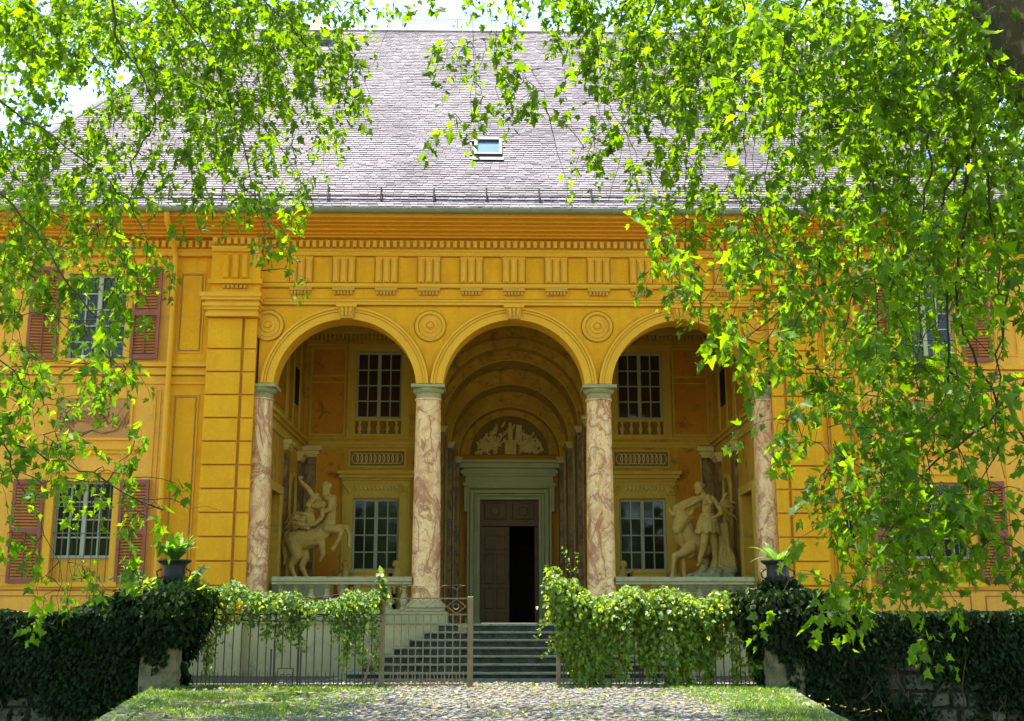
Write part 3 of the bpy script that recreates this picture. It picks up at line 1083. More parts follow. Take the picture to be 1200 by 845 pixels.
# round dark vent hole in the right wing wall
m = MB()
m.lathe([(0.27, 0.0), (0.27, 0.025), (0.235, 0.03), (0.225, 0.004)], (6.98, 0.10, 2.94), 28, 'y')
vn = m.build('round_vent', M['ochre_trim'], villa, True)
m = MB()
m.lathe([(0.225, 0.0), (0.225, 0.006)], (6.98, 0.10, 2.94), 28, 'y')
m.build('opening', M['darkroom'], vn)
m = MB()
for q in (-0.08, 0.05):
    m.tube([(6.98 + q, 0.075, 2.73), (6.98 + q, 0.075, 3.15)], 0.008, 5)
m.build('grille', M['frame'], vn)


# ---- loggia interior
def loggia():
    Y0, Y1, X = 0.55, 6.0, 5.38
    CEIL = 8.86
    m = MB()
    m.box(-5.45, 5.45, 0.0, 9.4, 0.0, FLOOR)
    m.build('loggia_floor', M['floor'], villa)
    m = MB()
    m.box(-6.4, 6.4, Y0, 6.4, CEIL, CEIL + 0.2)
    ce = m.build('loggia_ceiling', M['ceiling'], villa)
    for k in range(9):
        y = 0.9 + k * 0.6
        MB().box(-5.3, 5.3, y, y + 0.14, CEIL - 0.10, CEIL - 0.001).build('beam', M['ceiling'], ce)
    # upper inside face of the arcade wall
    MB().box(-5.45, 5.45, 0.551, 0.60, 7.76, CEIL).build('inner_wall', M['loggia'], villa)
    # side walls, each with a doorway and cornice
    for s in (-1, 1):
        m = MB()
        a, b = xr(s * X, s * (X + 0.4))
        m.box(a, b, 0.561, 1.55, FLOOR, CEIL)
        m.box(a, b, 1.55, 2.85, 3.95, CEIL)
        m.box(a, b, 2.85, Y1, FLOOR, CEIL)
        sw = m.build('loggia_side_wall', M['loggia'], villa)
        a2, b2 = xr(s * (X + 0.3), s * (X + 0.38))
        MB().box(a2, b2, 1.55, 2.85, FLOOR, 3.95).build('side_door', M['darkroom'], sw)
        q = MB()
        a3, b3 = xr(s * (X - 0.05), s * X)
        q.box(a3, b3, 1.35, 1.55, FLOOR, 4.15)
        q.box(a3, b3, 2.85, 3.05, FLOOR, 4.15)
        q.box(a3, b3, 1.55, 2.85, 3.95, 4.15)
        q.build('door_frame', M['loggia_trim'], sw)
        # main cornice of the lower order and the ceiling cornice
        c = MB()
        for z0, z1, p in ((5.28, 5.36, 0.05), (5.36, 5.52, 0.03), (5.52, 5.60, 0.10), (5.60, 5.68, 0.17)):
            a4, b4 = xr(s * (X - p), s * X)
            c.box(a4, b4, 0.60, Y1, z0, z1)
        for z0, z1, p in ((8.30, 8.40, 0.06), (8.55, 8.66, 0.14), (8.66, 8.85, 0.24)):
            a4, b4 = xr(s * (X - p), s * X)
            c.box(a4, b4, 0.60, Y1, z0, z1)
        c.build('cornice', M['loggia_trim'], sw)
        # wall panels, niche with arched head and pilasters
        p_ = MB()
        for y0, y1, z0, z1 in ((3.35, 4.0, 5.95, 8.05), (1.0, 3.0, 5.95, 8.05)):
            a4, b4 = xr(s * (X - 0.02), s * X)
            p_.box(a4, b4, y0, y1, z0, z1)
        p_.build('wall_panel', M['loggia_panel'], sw)
        w = MB()
        a4, b4 = xr(s * (X - 0.045), s * X)
        for y0, y1, z0, z1 in ((3.25, 3.33, 5.7, 8.3), (4.02, 4.10, 5.7, 8.3), (5.05, 5.2, 5.7, 8.3), (0.8, 0.95, 5.7, 8.3), (3.05, 3.2, 5.7, 8.3)):
            MB().box(a4, b4, y0, y1, z0, z1).build('upper_pilaster', M['loggia_trim'], sw)
        # small dark upper window
        a4, b4 = xr(s * (X - 0.03), s * (X - 0.003))
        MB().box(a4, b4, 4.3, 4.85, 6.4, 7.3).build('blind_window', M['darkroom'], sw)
        # niche
        nm = MB()
        yc, r, zs = 4.45, 0.36, 4.20
        pts = [(yc - r, 1.8)] + [(yc - r * math.cos(math.pi * k / 14), zs + r * math.sin(math.pi * k / 14)) for k in range(15)] + [(yc + r, 1.8)]
        xs0, xs1 = s * (X - 0.012), s * (X - 0.001)
        n = len(pts)
        nm.add([(xs0, p[0], p[1]) for p in pts] + [(xs1, p[0], p[1]) for p in pts], [tuple(range(n))] + [(i, (i + 1) % n, n + (i + 1) % n, n + i) for i in range(n)])
        nm.build('niche', M['loggia_dark'], sw)
        nf = MB()
        vs = []
        outer = [(yc - r - 0.12, 1.8)] + [(yc - (r + 0.12) * math.cos(math.pi * k / 14), zs + (r + 0.12) * math.sin(math.pi * k / 14)) for k in range(15)] + [(yc + r + 0.12, 1.8)]
        xs2 = s * (X - 0.06)
        for p, q2 in zip(pts, outer):
            vs += [(xs2, p[0], p[1]), (xs2, q2[0], q2[1]), (s * X, p[0], p[1]), (s * X, q2[0], q2[1])]
        fs = []
        for i in range(n - 1):
            a5, b5 = 4 * i, 4 * i + 4
            fs += [(a5, a5 + 1, b5 + 1, b5), (a5, b5, b5 + 2, a5 + 2), (a5 + 1, a5 + 3, b5 + 3, b5 + 1)]
        nf.add(vs, fs)
        nf.build('niche_frame', M['loggia_trim'], sw)
        for y in (3.35, 5.35):
            pm = MB()
            a4, b4 = xr(s * (X - 0.09), s * X)
            pm.box(a4, b4, y - 0.19, y + 0.19, FLOOR, 5.05)
            po = pm.build('side_pilaster', M['darkmarble'], sw)
            pc = MB()
            for z0, z1, p in ((5.05, 5.10, 0.11), (5.10, 5.18, 0.14), (5.18, 5.275, 0.19)):
                a4, b4 = xr(s * (X - p), s * X)
                pc.box(a4, b4, y - 0.13 - p, y + 0.13 + p, z0, z1)
            pc.build('pilaster_capital', M['relief'], sw)

    # back wall with the big central arch and four windows
    m = MB()
    top = CEIL
    AC, AR, AZ = 0.04, 1.92, 6.28
    N = 36
    vs = []
    for k in range(N + 1):
        a = math.pi * k / N
        x, z = AC - AR * math.cos(a), AZ + AR * math.sin(a)
        vs += [(x, Y1, z), (x, Y1, top), (x, Y1 + 0.4, z), (x, Y1 + 0.4, top)]
    fs = []
    for k in range(N):
        a, b = 4 * k, 4 * k + 4
        fs += [(a, b, b + 1, a + 1), (a + 2, a + 3, b + 3, b + 2), (a, a + 2, b + 2, b)]
    m.add(vs, fs)
    wx0, wx1 = 2.84, 4.04
    for s in (-1, 1):
        ia = AC + s * AR
        def sb(p, q, z0, z1):
            a, b = xr(p, q)
            m.box(a, b, Y1, Y1 + 0.4, z0, z1)
        sb(ia, s * wx0, FLOOR, top)
        sb(s * wx1, s * 5.8, FLOOR, top)
        sb(s * wx0, s * wx1, 4.17, 6.28)
        sb(s * wx0, s * wx1, 8.06, top)
    bw = m.build('loggia_back_wall', M['loggia'], villa)
    for s in (-1, 1):
        a, b = xr(s * wx0, s * wx1)
        window(a, b, FLOOR, 4.17, Y1 + 0.10, 2, 7)
        window(a, b, 6.28, 8.06, Y1 + 0.10, 2, 4, gm='glass_reflection')
        # lower surround, frieze and hood
        q = MB()
        for e0, e1 in ((a - 0.27, a - 0.001), (b + 0.001, b + 0.27)):
            q.box(e0, e1, Y1 - 0.05, Y1 + 0.05, FLOOR, 4.20)
            q.box(e0 + 0.07, e1 - 0.07, Y1 - 0.065, Y1 - 0.05, FLOOR + 0.1, 4.1)
        q.box(a - 0.27, b + 0.27, Y1 - 0.05, Y1, 4.20, 4.27)
        q.box(a - 0.02, b + 0.02, Y1 - 0.045, Y1, 4.27, 4.58)
        q.build('window_surround', M['loggia_trim'], bw)
        h = MB()
        for z0, z1, p in ((4.58, 4.64, 0.06), (4.64, 4.70, 0.11), (4.70, 4.79, 0.20), (4.79, 4.88, 0.28)):
            h.box(a - 0.24 - p * 0.6, b + 0.24 + p * 0.6, Y1 - p, Y1, z0, z1)
        for e in (a - 0.15, b + 0.15):
            h.box(e - 0.13, e + 0.13, Y1 - 0.10, Y1, 4.27, 4.58)
            h.tube([(e - 0.08, Y1 - 0.12, 4.52), (e, Y1 - 0.15, 4.42), (e + 0.08, Y1 - 0.12, 4.33)], 0.04, 6)
            h.tube([(e + 0.08, Y1 - 0.12, 4.52), (e, Y1 - 0.13, 4.42), (e - 0.08, Y1 - 0.12, 4.33)], 0.03, 6)
        h.build('window_hood', M['loggia_trim'], bw)
        # carved band in the frieze: small leaves
        c = MB()
        for k in range(11):
            x = a + 0.08 + k * (b - a - 0.16) / 10
            c.tube([(x - 0.03, Y1 - 0.05, 4.36), (x + 0.02, Y1 - 0.075, 4.43), (x - 0.01, Y1 - 0.05, 4.50)], [0.012, 0.03, 0.012], 6)
        c.build('leaf_carving', M['relief'], bw, True)
        # ornament panel above: a guilloche of interlaced rings
        p0, p1 = a - 0.10, b + 0.10
        q = MB()
        frame_rect(q, p0 - 0.05, p1 + 0.05, 4.98, 5.46, 0.05, Y1 - 0.04, Y1)
        q.build('panel_frame', M['loggia_trim'], bw)
        MB().box(p0, p1, Y1 - 0.015, Y1 - 0.001, 5.03, 5.41).build('ornament_panel', M['loggia_dark'], bw)
        c = MB()
        nr = 11
        for k in range(nr):
            x = p0 + 0.13 + k * (p1 - p0 - 0.26) / (nr - 1)
            pts = [(x + 0.085 * math.cos(2 * math.pi * t / 12), Y1 - 0.03, 5.22 + 0.135 * math.sin(2 * math.pi * t / 12)) for t in range(13)]
            c.tube(pts, 0.011, 5)
            if k < nr - 1:
                x2 = x + (p1 - p0 - 0.26) / (nr - 1) / 2
                c.tube([(x2 - 0.02, Y1 - 0.03, 5.36), (x2 + 0.02, Y1 - 0.035, 5.22), (x2 - 0.02, Y1 - 0.03, 5.08)], 0.010, 5)
        c.build('interlaced_ornament', M['relief'], bw)
        # belt courses
        c = MB()
        xa, xb = xr(s * (abs(AC + s * AR) + 0.27), s * 5.36)
        for z0, z1, p in ((5.52, 5.58, 0.05), (5.58, 5.66, 0.09), (5.74, 5.78, 0.03)):
            MB().box(xa, xb, Y1 - p, Y1, z0, z1).build('belt_course', M['loggia_trim'], bw)
        for z0, z1, p in ((8.22, 8.27, 0.04), (8.52, 8.60, 0.16), (8.60, 8.70, 0.22), (8.70, 8.85, 0.28)):
            c.box(xa, xb, Y1 - p, Y1, z0, z1)
        c.build('ceiling_cornice', M['loggia_trim'], bw)
        d = MB()
        x = xa + 0.03
        while x < xb - 0.05:
            d.box(x, x + 0.06, Y1 - 0.12, Y1, 8.38, 8.515)
            x += 0.11
        d.build('dentils', M['loggia_trim'], bw, kind='stuff')
        # upper window surround, painted balusters under it
        q = MB()
        for e0, e1 in ((a - 0.22, a - 0.001), (b + 0.001, b + 0.22)):
            q.box(e0, e1, Y1 - 0.05, Y1 + 0.05, 5.78, 8.22)
        q.box(a, b, Y1 - 0.04, Y1 + 0.05, 8.07, 8.22)
        q.box(a, b, Y1 - 0.08, Y1 + 0.05, 6.20, 6.27)
        q.box(a, b, Y1 - 0.06, Y1, 5.78, 5.86)
        q.build('upper_window_surround', M['loggia_trim'], bw)
        MB().box(a, b, Y1 - 0.006, Y1 - 0.001, 5.86, 6.20).build('parapet_panel', M['loggia_dark'], bw)
        for k in range(5):
            x = a + 0.12 + k * (b - a - 0.24) / 4
            MB().lathe([(0.05, 5.865), (0.05, 5.89), (0.03, 5.91), (0.062, 5.98), (0.055, 6.04), (0.026, 6.11), (0.04, 6.16), (0.05, 6.195)], (x, Y1 - 0.055, 0), 10).build('baluster', M['loggia_trim'], bw, True)
        # coloured wall panels between window and corner
        q = MB()
        xa, xb = xr(s * 4.36, s * 5.18)
        q.box(xa, xb, Y1 - 0.012, Y1, 5.86, 8.15)
        xa, xb = xr(s * 4.40, s * 4.98)
        q.box(xa, xb, Y1 - 0.012, Y1, 1.1, 5.45)
        xa, xb = xr(s * 2.22, s * 2.52)
        q.box(xa, xb, Y1 - 0.012, Y1, 1.1, 5.45)
        q.build('coloured_panel', M['loggia_panel'], bw)
        q = MB()
        xa, xb = xr(s * 4.30, s * 5.24)
        frame_rect(q, xa, xb, 5.82, 8.19, 0.05, Y1 - 0.03, Y1)
        q.box(xa + 0.05, xb - 0.05, Y1 - 0.025, Y1, 7.38, 7.44)
        q.box(xa + 0.05, xb - 0.05, Y1 - 0.025, Y1, 7.22, 7.26)
        q.build('panel_frame', M['loggia_trim'], bw)
        # corner pilaster
        xa, xb = xr(s * 5.02, s * 5.30)
        MB().box(xa, xb, Y1 - 0.14, Y1, FLOOR, 5.24).build('corner_pilaster', M['darkmarble'], bw)
        c = MB()
        for z0, z1, p in ((5.24, 5.30, 0.04), (5.30, 5.40, 0.08), (5.40, 5.515, 0.15)):
            c.box(xa - p, xb + (p if s < 0 else 0), Y1 - 0.14 - p, Y1, z0, z1)
        c.build('pilaster_capital', M['relief'], bw)
    # arch rib on the back wall
    m = MB()
    m.arc(AC, AZ, AR, AR + 0.10, Y1 - 0.05, Y1 + 0.002)
    m.arc(AC, AZ, AR + 0.10, AR + 0.24, Y1 - 0.08, Y1 + 0.002)
    m.build('arch_moulding', M['vault'], bw)

    # stepped vault towards the door
    steps = [(6.4, 7.5, 1.78, 6.14), (7.5, 8.5, 1.60, 5.88), (8.5, 9.0, 1.42, 5.60)]
    prev = (AR, AZ)
    for i, (ya, yb, r, z) in enumerate(steps):
        m = MB()
        # ring facing the viewer
        R1, Z1 = prev
        n = 36
        vs = []
        for k in range(n + 1):
            a = math.pi * k / n
            c, d = -math.cos(a), math.sin(a)
            vs += [(AC + r * c, ya, z + r * d), (AC + (R1 + 0.3) * c, ya, Z1 + (R1 + 0.3) * d), (AC + r * c, yb, z + r * d)]
        fs = []
        for k in range(n):
            a, b = 3 * k, 3 * k + 3
            fs += [(a, b, b + 1, a + 1), (a, a + 2, b + 2, b)]
        m.add(vs, fs)
        for s in (-1, 1):
            xa, xb = xr(AC + s * r, AC + s * (R1 + 0.3))
            m.box(xa, xb, ya, yb, FLOOR, z)
        v = m.build('vault', M['vault'], villa)
        q = MB()
        q.arc(AC, z, r, r + 0.035, ya - 0.03, ya + 0.001)
        q.build('vault_rib', M['loggia_trim'], v)
        for s in (-1, 1):
            q = MB()
            xa, xb = xr(AC + s * (r - 0.02), AC + s * (r + 0.10))
            q.box(xa, xb, ya - 0.025, yb - 0.04, FLOOR, z - 0.16)
            q.build('dark_pilaster', M['darkmarble'], v)
            q = MB()
            for z0, z1, p in ((z - 0.16, z - 0.10, 0.03), (z - 0.10, z - 0.05, 0.055), (z - 0.05, z - 0.002, 0.09)):
                xa2, xb2 = (xa - p, xb) if s > 0 else (xa, xb + p)
                q.box(xa2, xb2, ya - 0.025 - p, yb - 0.04, z0, z1)
            q.build('pilaster_capital', M['relief'], v)
        prev = (r, z)
    # pair of free standing dark columns flanking the recess
    for s in (-1, 1):
        x = AC + s * 2.12
        m = MB()
        m.lathe([(0.25, FLOOR + 0.18), (0.245, 2.2), (0.225, 6.02)], (x, 5.70, 0), 20)
        sh = m.build('inner_column', M['darkmarble'], villa, True)
        c = MB()
        c.lathe([(0.23, 6.02), (0.24, 6.05), (0.235, 6.10), (0.29, 6.16), (0.29, 6.18)], (x, 5.70, 0), 20)
        c.box(x - 0.31, x + 0.31, 5.39, 5.99, 6.18, 6.27)
        c.build('capital', M['relief'], sh, True)
        c = MB()
        c.lathe([(0.33, FLOOR + 0.07), (0.34, FLOOR + 0.11), (0.30, FLOOR + 0.17), (0.26, FLOOR + 0.19)], (x, 5.70, 0), 20)
        c.box(x - 0.34, x + 0.34, 5.36, 5.99, FLOOR, FLOOR + 0.07)
        c.build('base', M['palestone'], sh, True)

    # door wall
    DX, DZ = 0.83, 4.45
    m = MB()
    m.box(-1.75, AC - DX, 9.0, 9.35, FLOOR, 7.4)
    m.box(AC + DX, 1.75, 9.0, 9.35, FLOOR, 7.4)
    m.box(AC - DX, AC + DX, 9.0, 9.35, DZ, 7.4)
    dw = m.build('door_wall', M['orange_wall'], villa)
    # tympanum
    m = MB()
    pts = [(AC - 1.13 * math.cos(math.pi * k / 28), 5.72 + 1.13 * math.sin(math.pi * k / 28)) for k in range(29)]
    m.prism(pts, 8.985, 8.999)
    m.build('tympanum_field', M['loggia_dark'], dw)
    m = MB()
    m.arc(AC, 5.72, 1.13, 1.20, 8.90, 9.0)
    m.arc(AC, 5.72, 1.20, 1.38, 8.94, 9.0)
    m.build('tympanum_arch', M['vault'], dw)
    t = MB()
    rr = random.Random(3)
    yb = 8.95
    # central figure standing on a fluted drum between trophies
    for q in (-0.12, -0.04, 0.04, 0.12):
        t.tube([(AC + 0.03 + q, yb, 5.74), (AC + 0.03 + q, yb, 6.10)], 0.045, 8)
    t.box(AC - 0.17, AC + 0.22, yb - 0.04, yb + 0.04, 6.10, 6.15)
    t.capsule((AC + 0.03, yb, 6.20), (AC + 0.02, yb, 6.48), 0.07, 0.085)
    t.capsule((AC + 0.02, yb, 6.58), (AC + 0.02, yb, 6.62), 0.055, 0.05)
    t.capsule((AC - 0.03, yb, 6.47), (AC - 0.13, yb, 6.34), 0.035, 0.025)
    t.capsule((AC + 0.08, yb, 6.47), (AC + 0.15, yb, 6.60), 0.035, 0.025)
    t.prism([(AC + 0.17, 6.12), (AC + 0.34, 6.10), (AC + 0.36, 6.58), (AC + 0.20, 6.60)], yb - 0.03, yb + 0.04)
    for q in (-1, 1):
        for k in range(9):
            a = R(20 + 14 * k)
            L = rr.uniform(0.35, 0.62)
            x0, z0 = AC + q * 0.42, 5.86
            x1, z1 = x0 + q * L * math.cos(a), z0 + L * math.sin(a) * 0.95
            if (x1 - AC) ** 2 + (z1 - 5.72) ** 2 < 1.05 ** 2:
                t.tube([(x0, yb, z0), ((x0 + x1) / 2, yb - 0.02, (z0 + z1) / 2 + 0.03), (x1, yb, z1)], [0.02, 0.028, 0.02], 6)
                t.capsule((x1, yb, z1), (x1 + 0.02, yb, z1 + 0.05), 0.045, 0.02, 7)
        for k in range(46):
            x = AC + q * rr.uniform(0.20, 0.92)
            z = 5.76 + rr.uniform(0, 0.88) * (1 - (abs(x - AC) / 1.08) ** 2)
            t.capsule((x, yb, z), (x + rr.uniform(-0.09, 0.09), yb - 0.02, z + rr.uniform(-0.06, 0.1)), rr.uniform(0.025, 0.06), 0.025, 7)
        t.lathe([(0.15, 0), (0.13, 0.05), (0.05, 0.08), (0, 0.08)], (AC + q * 0.62 - 0.05, yb + 0.03, 5.93), 14, 'y')
    t.tube([(AC - 0.98, yb, 5.76), (AC - 0.45, yb - 0.03, 5.96)], [0.05, 0.02], 6)
    t.tube([(AC + 0.28, yb, 5.76), (AC + 0.42, yb, 5.96), (AC + 0.58, yb, 5.76)], 0.02, 6)
    t.tube([(AC + 0.68, yb, 5.78), (AC + 0.98, yb, 5.90)], 0.035, 6)
    t.build('tympanum_relief', M['relief'], dw, True)
    # green stone surround
    m = MB()
    for p0, p1, yf in ((0.0, 0.085, 8.93), (0.10, 0.155, 8.87), (0.175, 0.275, 8.84), (0.30, 0.36, 8.76)):
        yb_ = 9.3 if p0 == 0 else 9.0
        m.bevbox(AC - DX - p1, AC - DX - p0, yf, yb_, FLOOR, DZ + p1, 0.012)
        m.bevbox(AC + DX + p0, AC + DX + p1, yf, yb_, FLOOR, DZ + p1, 0.012)
        m.bevbox(AC - DX - p0, AC + DX + p0, yf, yb_, DZ + p0, DZ + p1, 0.012)
    m.box(AC - DX - 0.36, AC - DX - 0.002, 8.962, 8.999, FLOOR, DZ + 0.36)
    m.box(AC + DX + 0.002, AC + DX + 0.36, 8.962, 8.999, FLOOR, DZ + 0.36)
    m.box(AC - DX - 0.002, AC + DX + 0.002, 8.962, 8.999, DZ + 0.002, DZ + 0.36)
    for s in (-1, 1):
        xa, xb = xr(AC + s * (DX + 0.36), AC + s * (DX + 0.44))
        m.box(xa, xb, 8.78, 9.0, 4.10, 4.81)
        xa, xb = xr(AC + s * (DX - 0.02), AC + s * (DX + 0.40))
        m.box(xa, xb, 8.79, 8.97, FLOOR, FLOOR + 0.12)
    for z0, z1, p in ((4.812, 4.91, 0.18), (4.91, 5.10, 0.11), (5.10, 5.16, 0.19), (5.16, 5.26, 0.24), (5.26, 5.32, 0.18), (5.32, 5.43, 0.32), (5.43, 5.47, 0.27), (5.47, 5.54, 0.38)):
        m.box(AC - 1.20 - (p - 0.07), AC + 1.20 + (p - 0.07), 8.92 - p, 9.0, z0, z1)
    m.build('door_surround', M['greenstone'], dw)
    # the door itself
    m = MB()
    m.box(AC - DX, AC + DX, 9.12, 9.20, 3.72, 3.82)
    m.box(AC - DX, AC + DX, 9.13, 9.19, 3.82, DZ)
    m.box(AC - DX, AC - DX + 0.05, 9.12, 9.2, FLOOR, 3.72)
    m.box(AC + DX - 0.05, AC + DX, 9.12, 9.2, FLOOR, 3.72)
    dr = m.build('transom', M['wood'], villa)
    for q in (-0.72, 0.08):
        MB().bevbox(AC + q, AC + q + 0.64, 9.095, 9.13, 3.90, 4.37, 0.03).build('panel', M['wood'], dr)
        MB().lathe([(0.14, 0), (0.12, 0.03), (0.04, 0.035)], (AC + q + 0.32, 9.095, 4.13), 16, 'y').build('rosette', M['wood'], dr)
    def leaf(name):
        m = MB()
        W = 0.78
        m.box(0, W, 0, 0.06, FLOOR + 0.02, 3.70)
        d = m.build(name, M['wood'], villa)
        for x0, x1, z0, z1 in ((0.08, 0.70, 3.05, 3.45), (0.08, 0.36, 2.10, 2.95), (0.42, 0.70, 2.10, 2.95), (0.08, 0.36, 1.42, 2.0), (0.42, 0.70, 1.42, 2.0), (0.08, 0.70, 1.10, 1.34)):
            MB().bevbox(x0, x1, -0.028, 0.0, z0, z1, 0.025).build('panel', M['wood'], d)
        m = MB()
        m.tube([(0.70, -0.03, 2.05), (0.70, -0.07, 2.05), (0.66, -0.07, 2.05)], 0.012, 6)
        m.build('handle', M['iron_pale'], d)
        return d
    d1 = leaf('door_leaf')
    d1.location = (AC - DX + 0.05, 9.14, 0)
    d2 = leaf('door_leaf')
    d2.location = (AC + DX - 0.05, 9.22, 0)
    d2.rotation_euler = (0, 0, R(86))
    # unlit hall behind
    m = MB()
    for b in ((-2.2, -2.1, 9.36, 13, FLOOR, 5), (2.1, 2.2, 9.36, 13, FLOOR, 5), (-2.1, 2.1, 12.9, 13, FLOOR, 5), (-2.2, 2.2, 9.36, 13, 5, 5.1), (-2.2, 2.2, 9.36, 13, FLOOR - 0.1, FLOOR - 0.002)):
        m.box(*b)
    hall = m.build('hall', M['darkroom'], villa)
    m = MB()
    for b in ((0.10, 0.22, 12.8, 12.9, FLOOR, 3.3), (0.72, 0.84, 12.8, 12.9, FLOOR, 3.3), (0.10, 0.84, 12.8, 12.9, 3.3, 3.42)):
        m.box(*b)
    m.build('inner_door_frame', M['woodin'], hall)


M['orange_wall'] = stone('orange_door_wall', (0.62, 0.27, 0.02), (0.55, 0.22, 0.02), 0.85, 1.0, 12, 0.15, 0.006)
loggia()


# ---- plinth of the loggia, with the balustrades
for s in (-1, 1):
    xa, xb = xr(s * 5.481, s * 6.9)
    MB().bevbox(xa, xb, -0.34, 0.05, 0.0, 1.10, 0.02).build('pier_plinth', M['plinth'], villa)
    xa, xb = xr(s * 1.36, s * 5.48)
    MB().box(xa, xb, -0.14, 0.0, 0.0, FLOOR - 0.001).build('plinth', M['plinth'], villa)
    MB().box(xa, xb, -0.17, 0.5, FLOOR, 1.27).build('base_course', M['palestone'], villa)


def balustrade(s):
    o = thing('balustrade', 'pale stone balustrade between the left end column and the second column' if s < 0 else 'pale stone balustrade behind the fully overgrown fence at right', 'balustrade', (s * 3.55, 0.25, 1.27), 'stone balustrades of the loggia')
    m = MB()
    m.mold([(-0.17, 0.555), (-0.17, 0.60), (-0.20, 0.62), (-0.20, 0.68), (-0.16, 0.71), (0.16, 0.71), (0.20, 0.68), (0.20, 0.62), (0.17, 0.60), (0.17, 0.555)], -1.44, 1.44)
    m.build('handrail', M['palestone'], o)
    m = MB()
    m.box(-1.44, 1.44, -0.13, 0.13, 0.0, 0.05)
    m.build('bottom_rail', M['palestone'], o)
    b = MB()
    b.lathe([(0.085, 0.05), (0.085, 0.09), (0.055, 0.11), (0.09, 0.19), (0.095, 0.25), (0.07, 0.33), (0.045, 0.42), (0.06, 0.46), (0.045, 0.48), (0.08, 0.51), (0.08, 0.555)], (0, 0, 0), 12)
    me = b.mesh('baluster')
    first = link('baluster', me, M['palestone'], o, True)
    n = 9
    for k in range(n):
        x = -1.28 + 2.56 * k / (n - 1)
        if k == 0:
            first.location = (x, 0, 0)
        else:
            copy_part(first, o, (x, 0, 0))


balustrade(-1)
balustrade(1)


# ---- steps, wrapping round three sides
def staircase():
    st = thing('staircase', 'wide dark mossy stone steps rising to the loggia between the gates', 'steps', (0, 0, 0))
    n = 7
    H = FLOOR
    rise = H / n
    for k in range(n):
        ztop = H - k * rise
        xw = 1.52 + 0.275 * k
        yf = -0.42 - 0.27 * k
        m = MB()
        m.box(-xw, xw, yf + 0.02, -0.141, ztop - rise + 0.002, ztop - 0.042)
        s = m.build('step', M['step'], st)
        # worn nosing, a little uneven
        q = MB()
        nn = 26
        vs = []
        for i in range(nn + 1):
            x = -xw - 0.03 + (2 * xw + 0.06) * i / nn
            dz = rnd.uniform(-0.006, 0.004)
            dy = rnd.uniform(-0.010, 0.012)
            vs += [(x, -0.142, ztop - 0.042), (x, yf - 0.02 + dy, ztop - 0.042), (x, yf - 0.028 + dy, ztop - 0.018 + dz), (x, yf - 0.012 + dy, ztop + dz), (x, -0.142, ztop)]
        fs = []
        for i in range(nn):
            for j in range(4):
                fs.append((5 * i + j, 5 * i + 5 + j, 5 * i + 6 + j, 5 * i + 1 + j))
        fs += [(0, 1, 2, 3, 4), tuple(5 * nn + j for j in (4, 3, 2, 1, 0))]
        q.add(vs, fs)
        q.build('nosing', M['nosing'], s)
    m = MB()
    m.box(-1.52 - 0.275 * n, 1.52 + 0.275 * n, -0.42 - 0.27 * n, -0.141, 0.0, 0.035)
    m.build('bottom_slab', M['nosing'], st)


staircase()


# ---- roof
EY, EZ, RY, RZ = -0.88, 9.64, 7.5, 18.16
EX, RX = HX + 0.75, 8.3


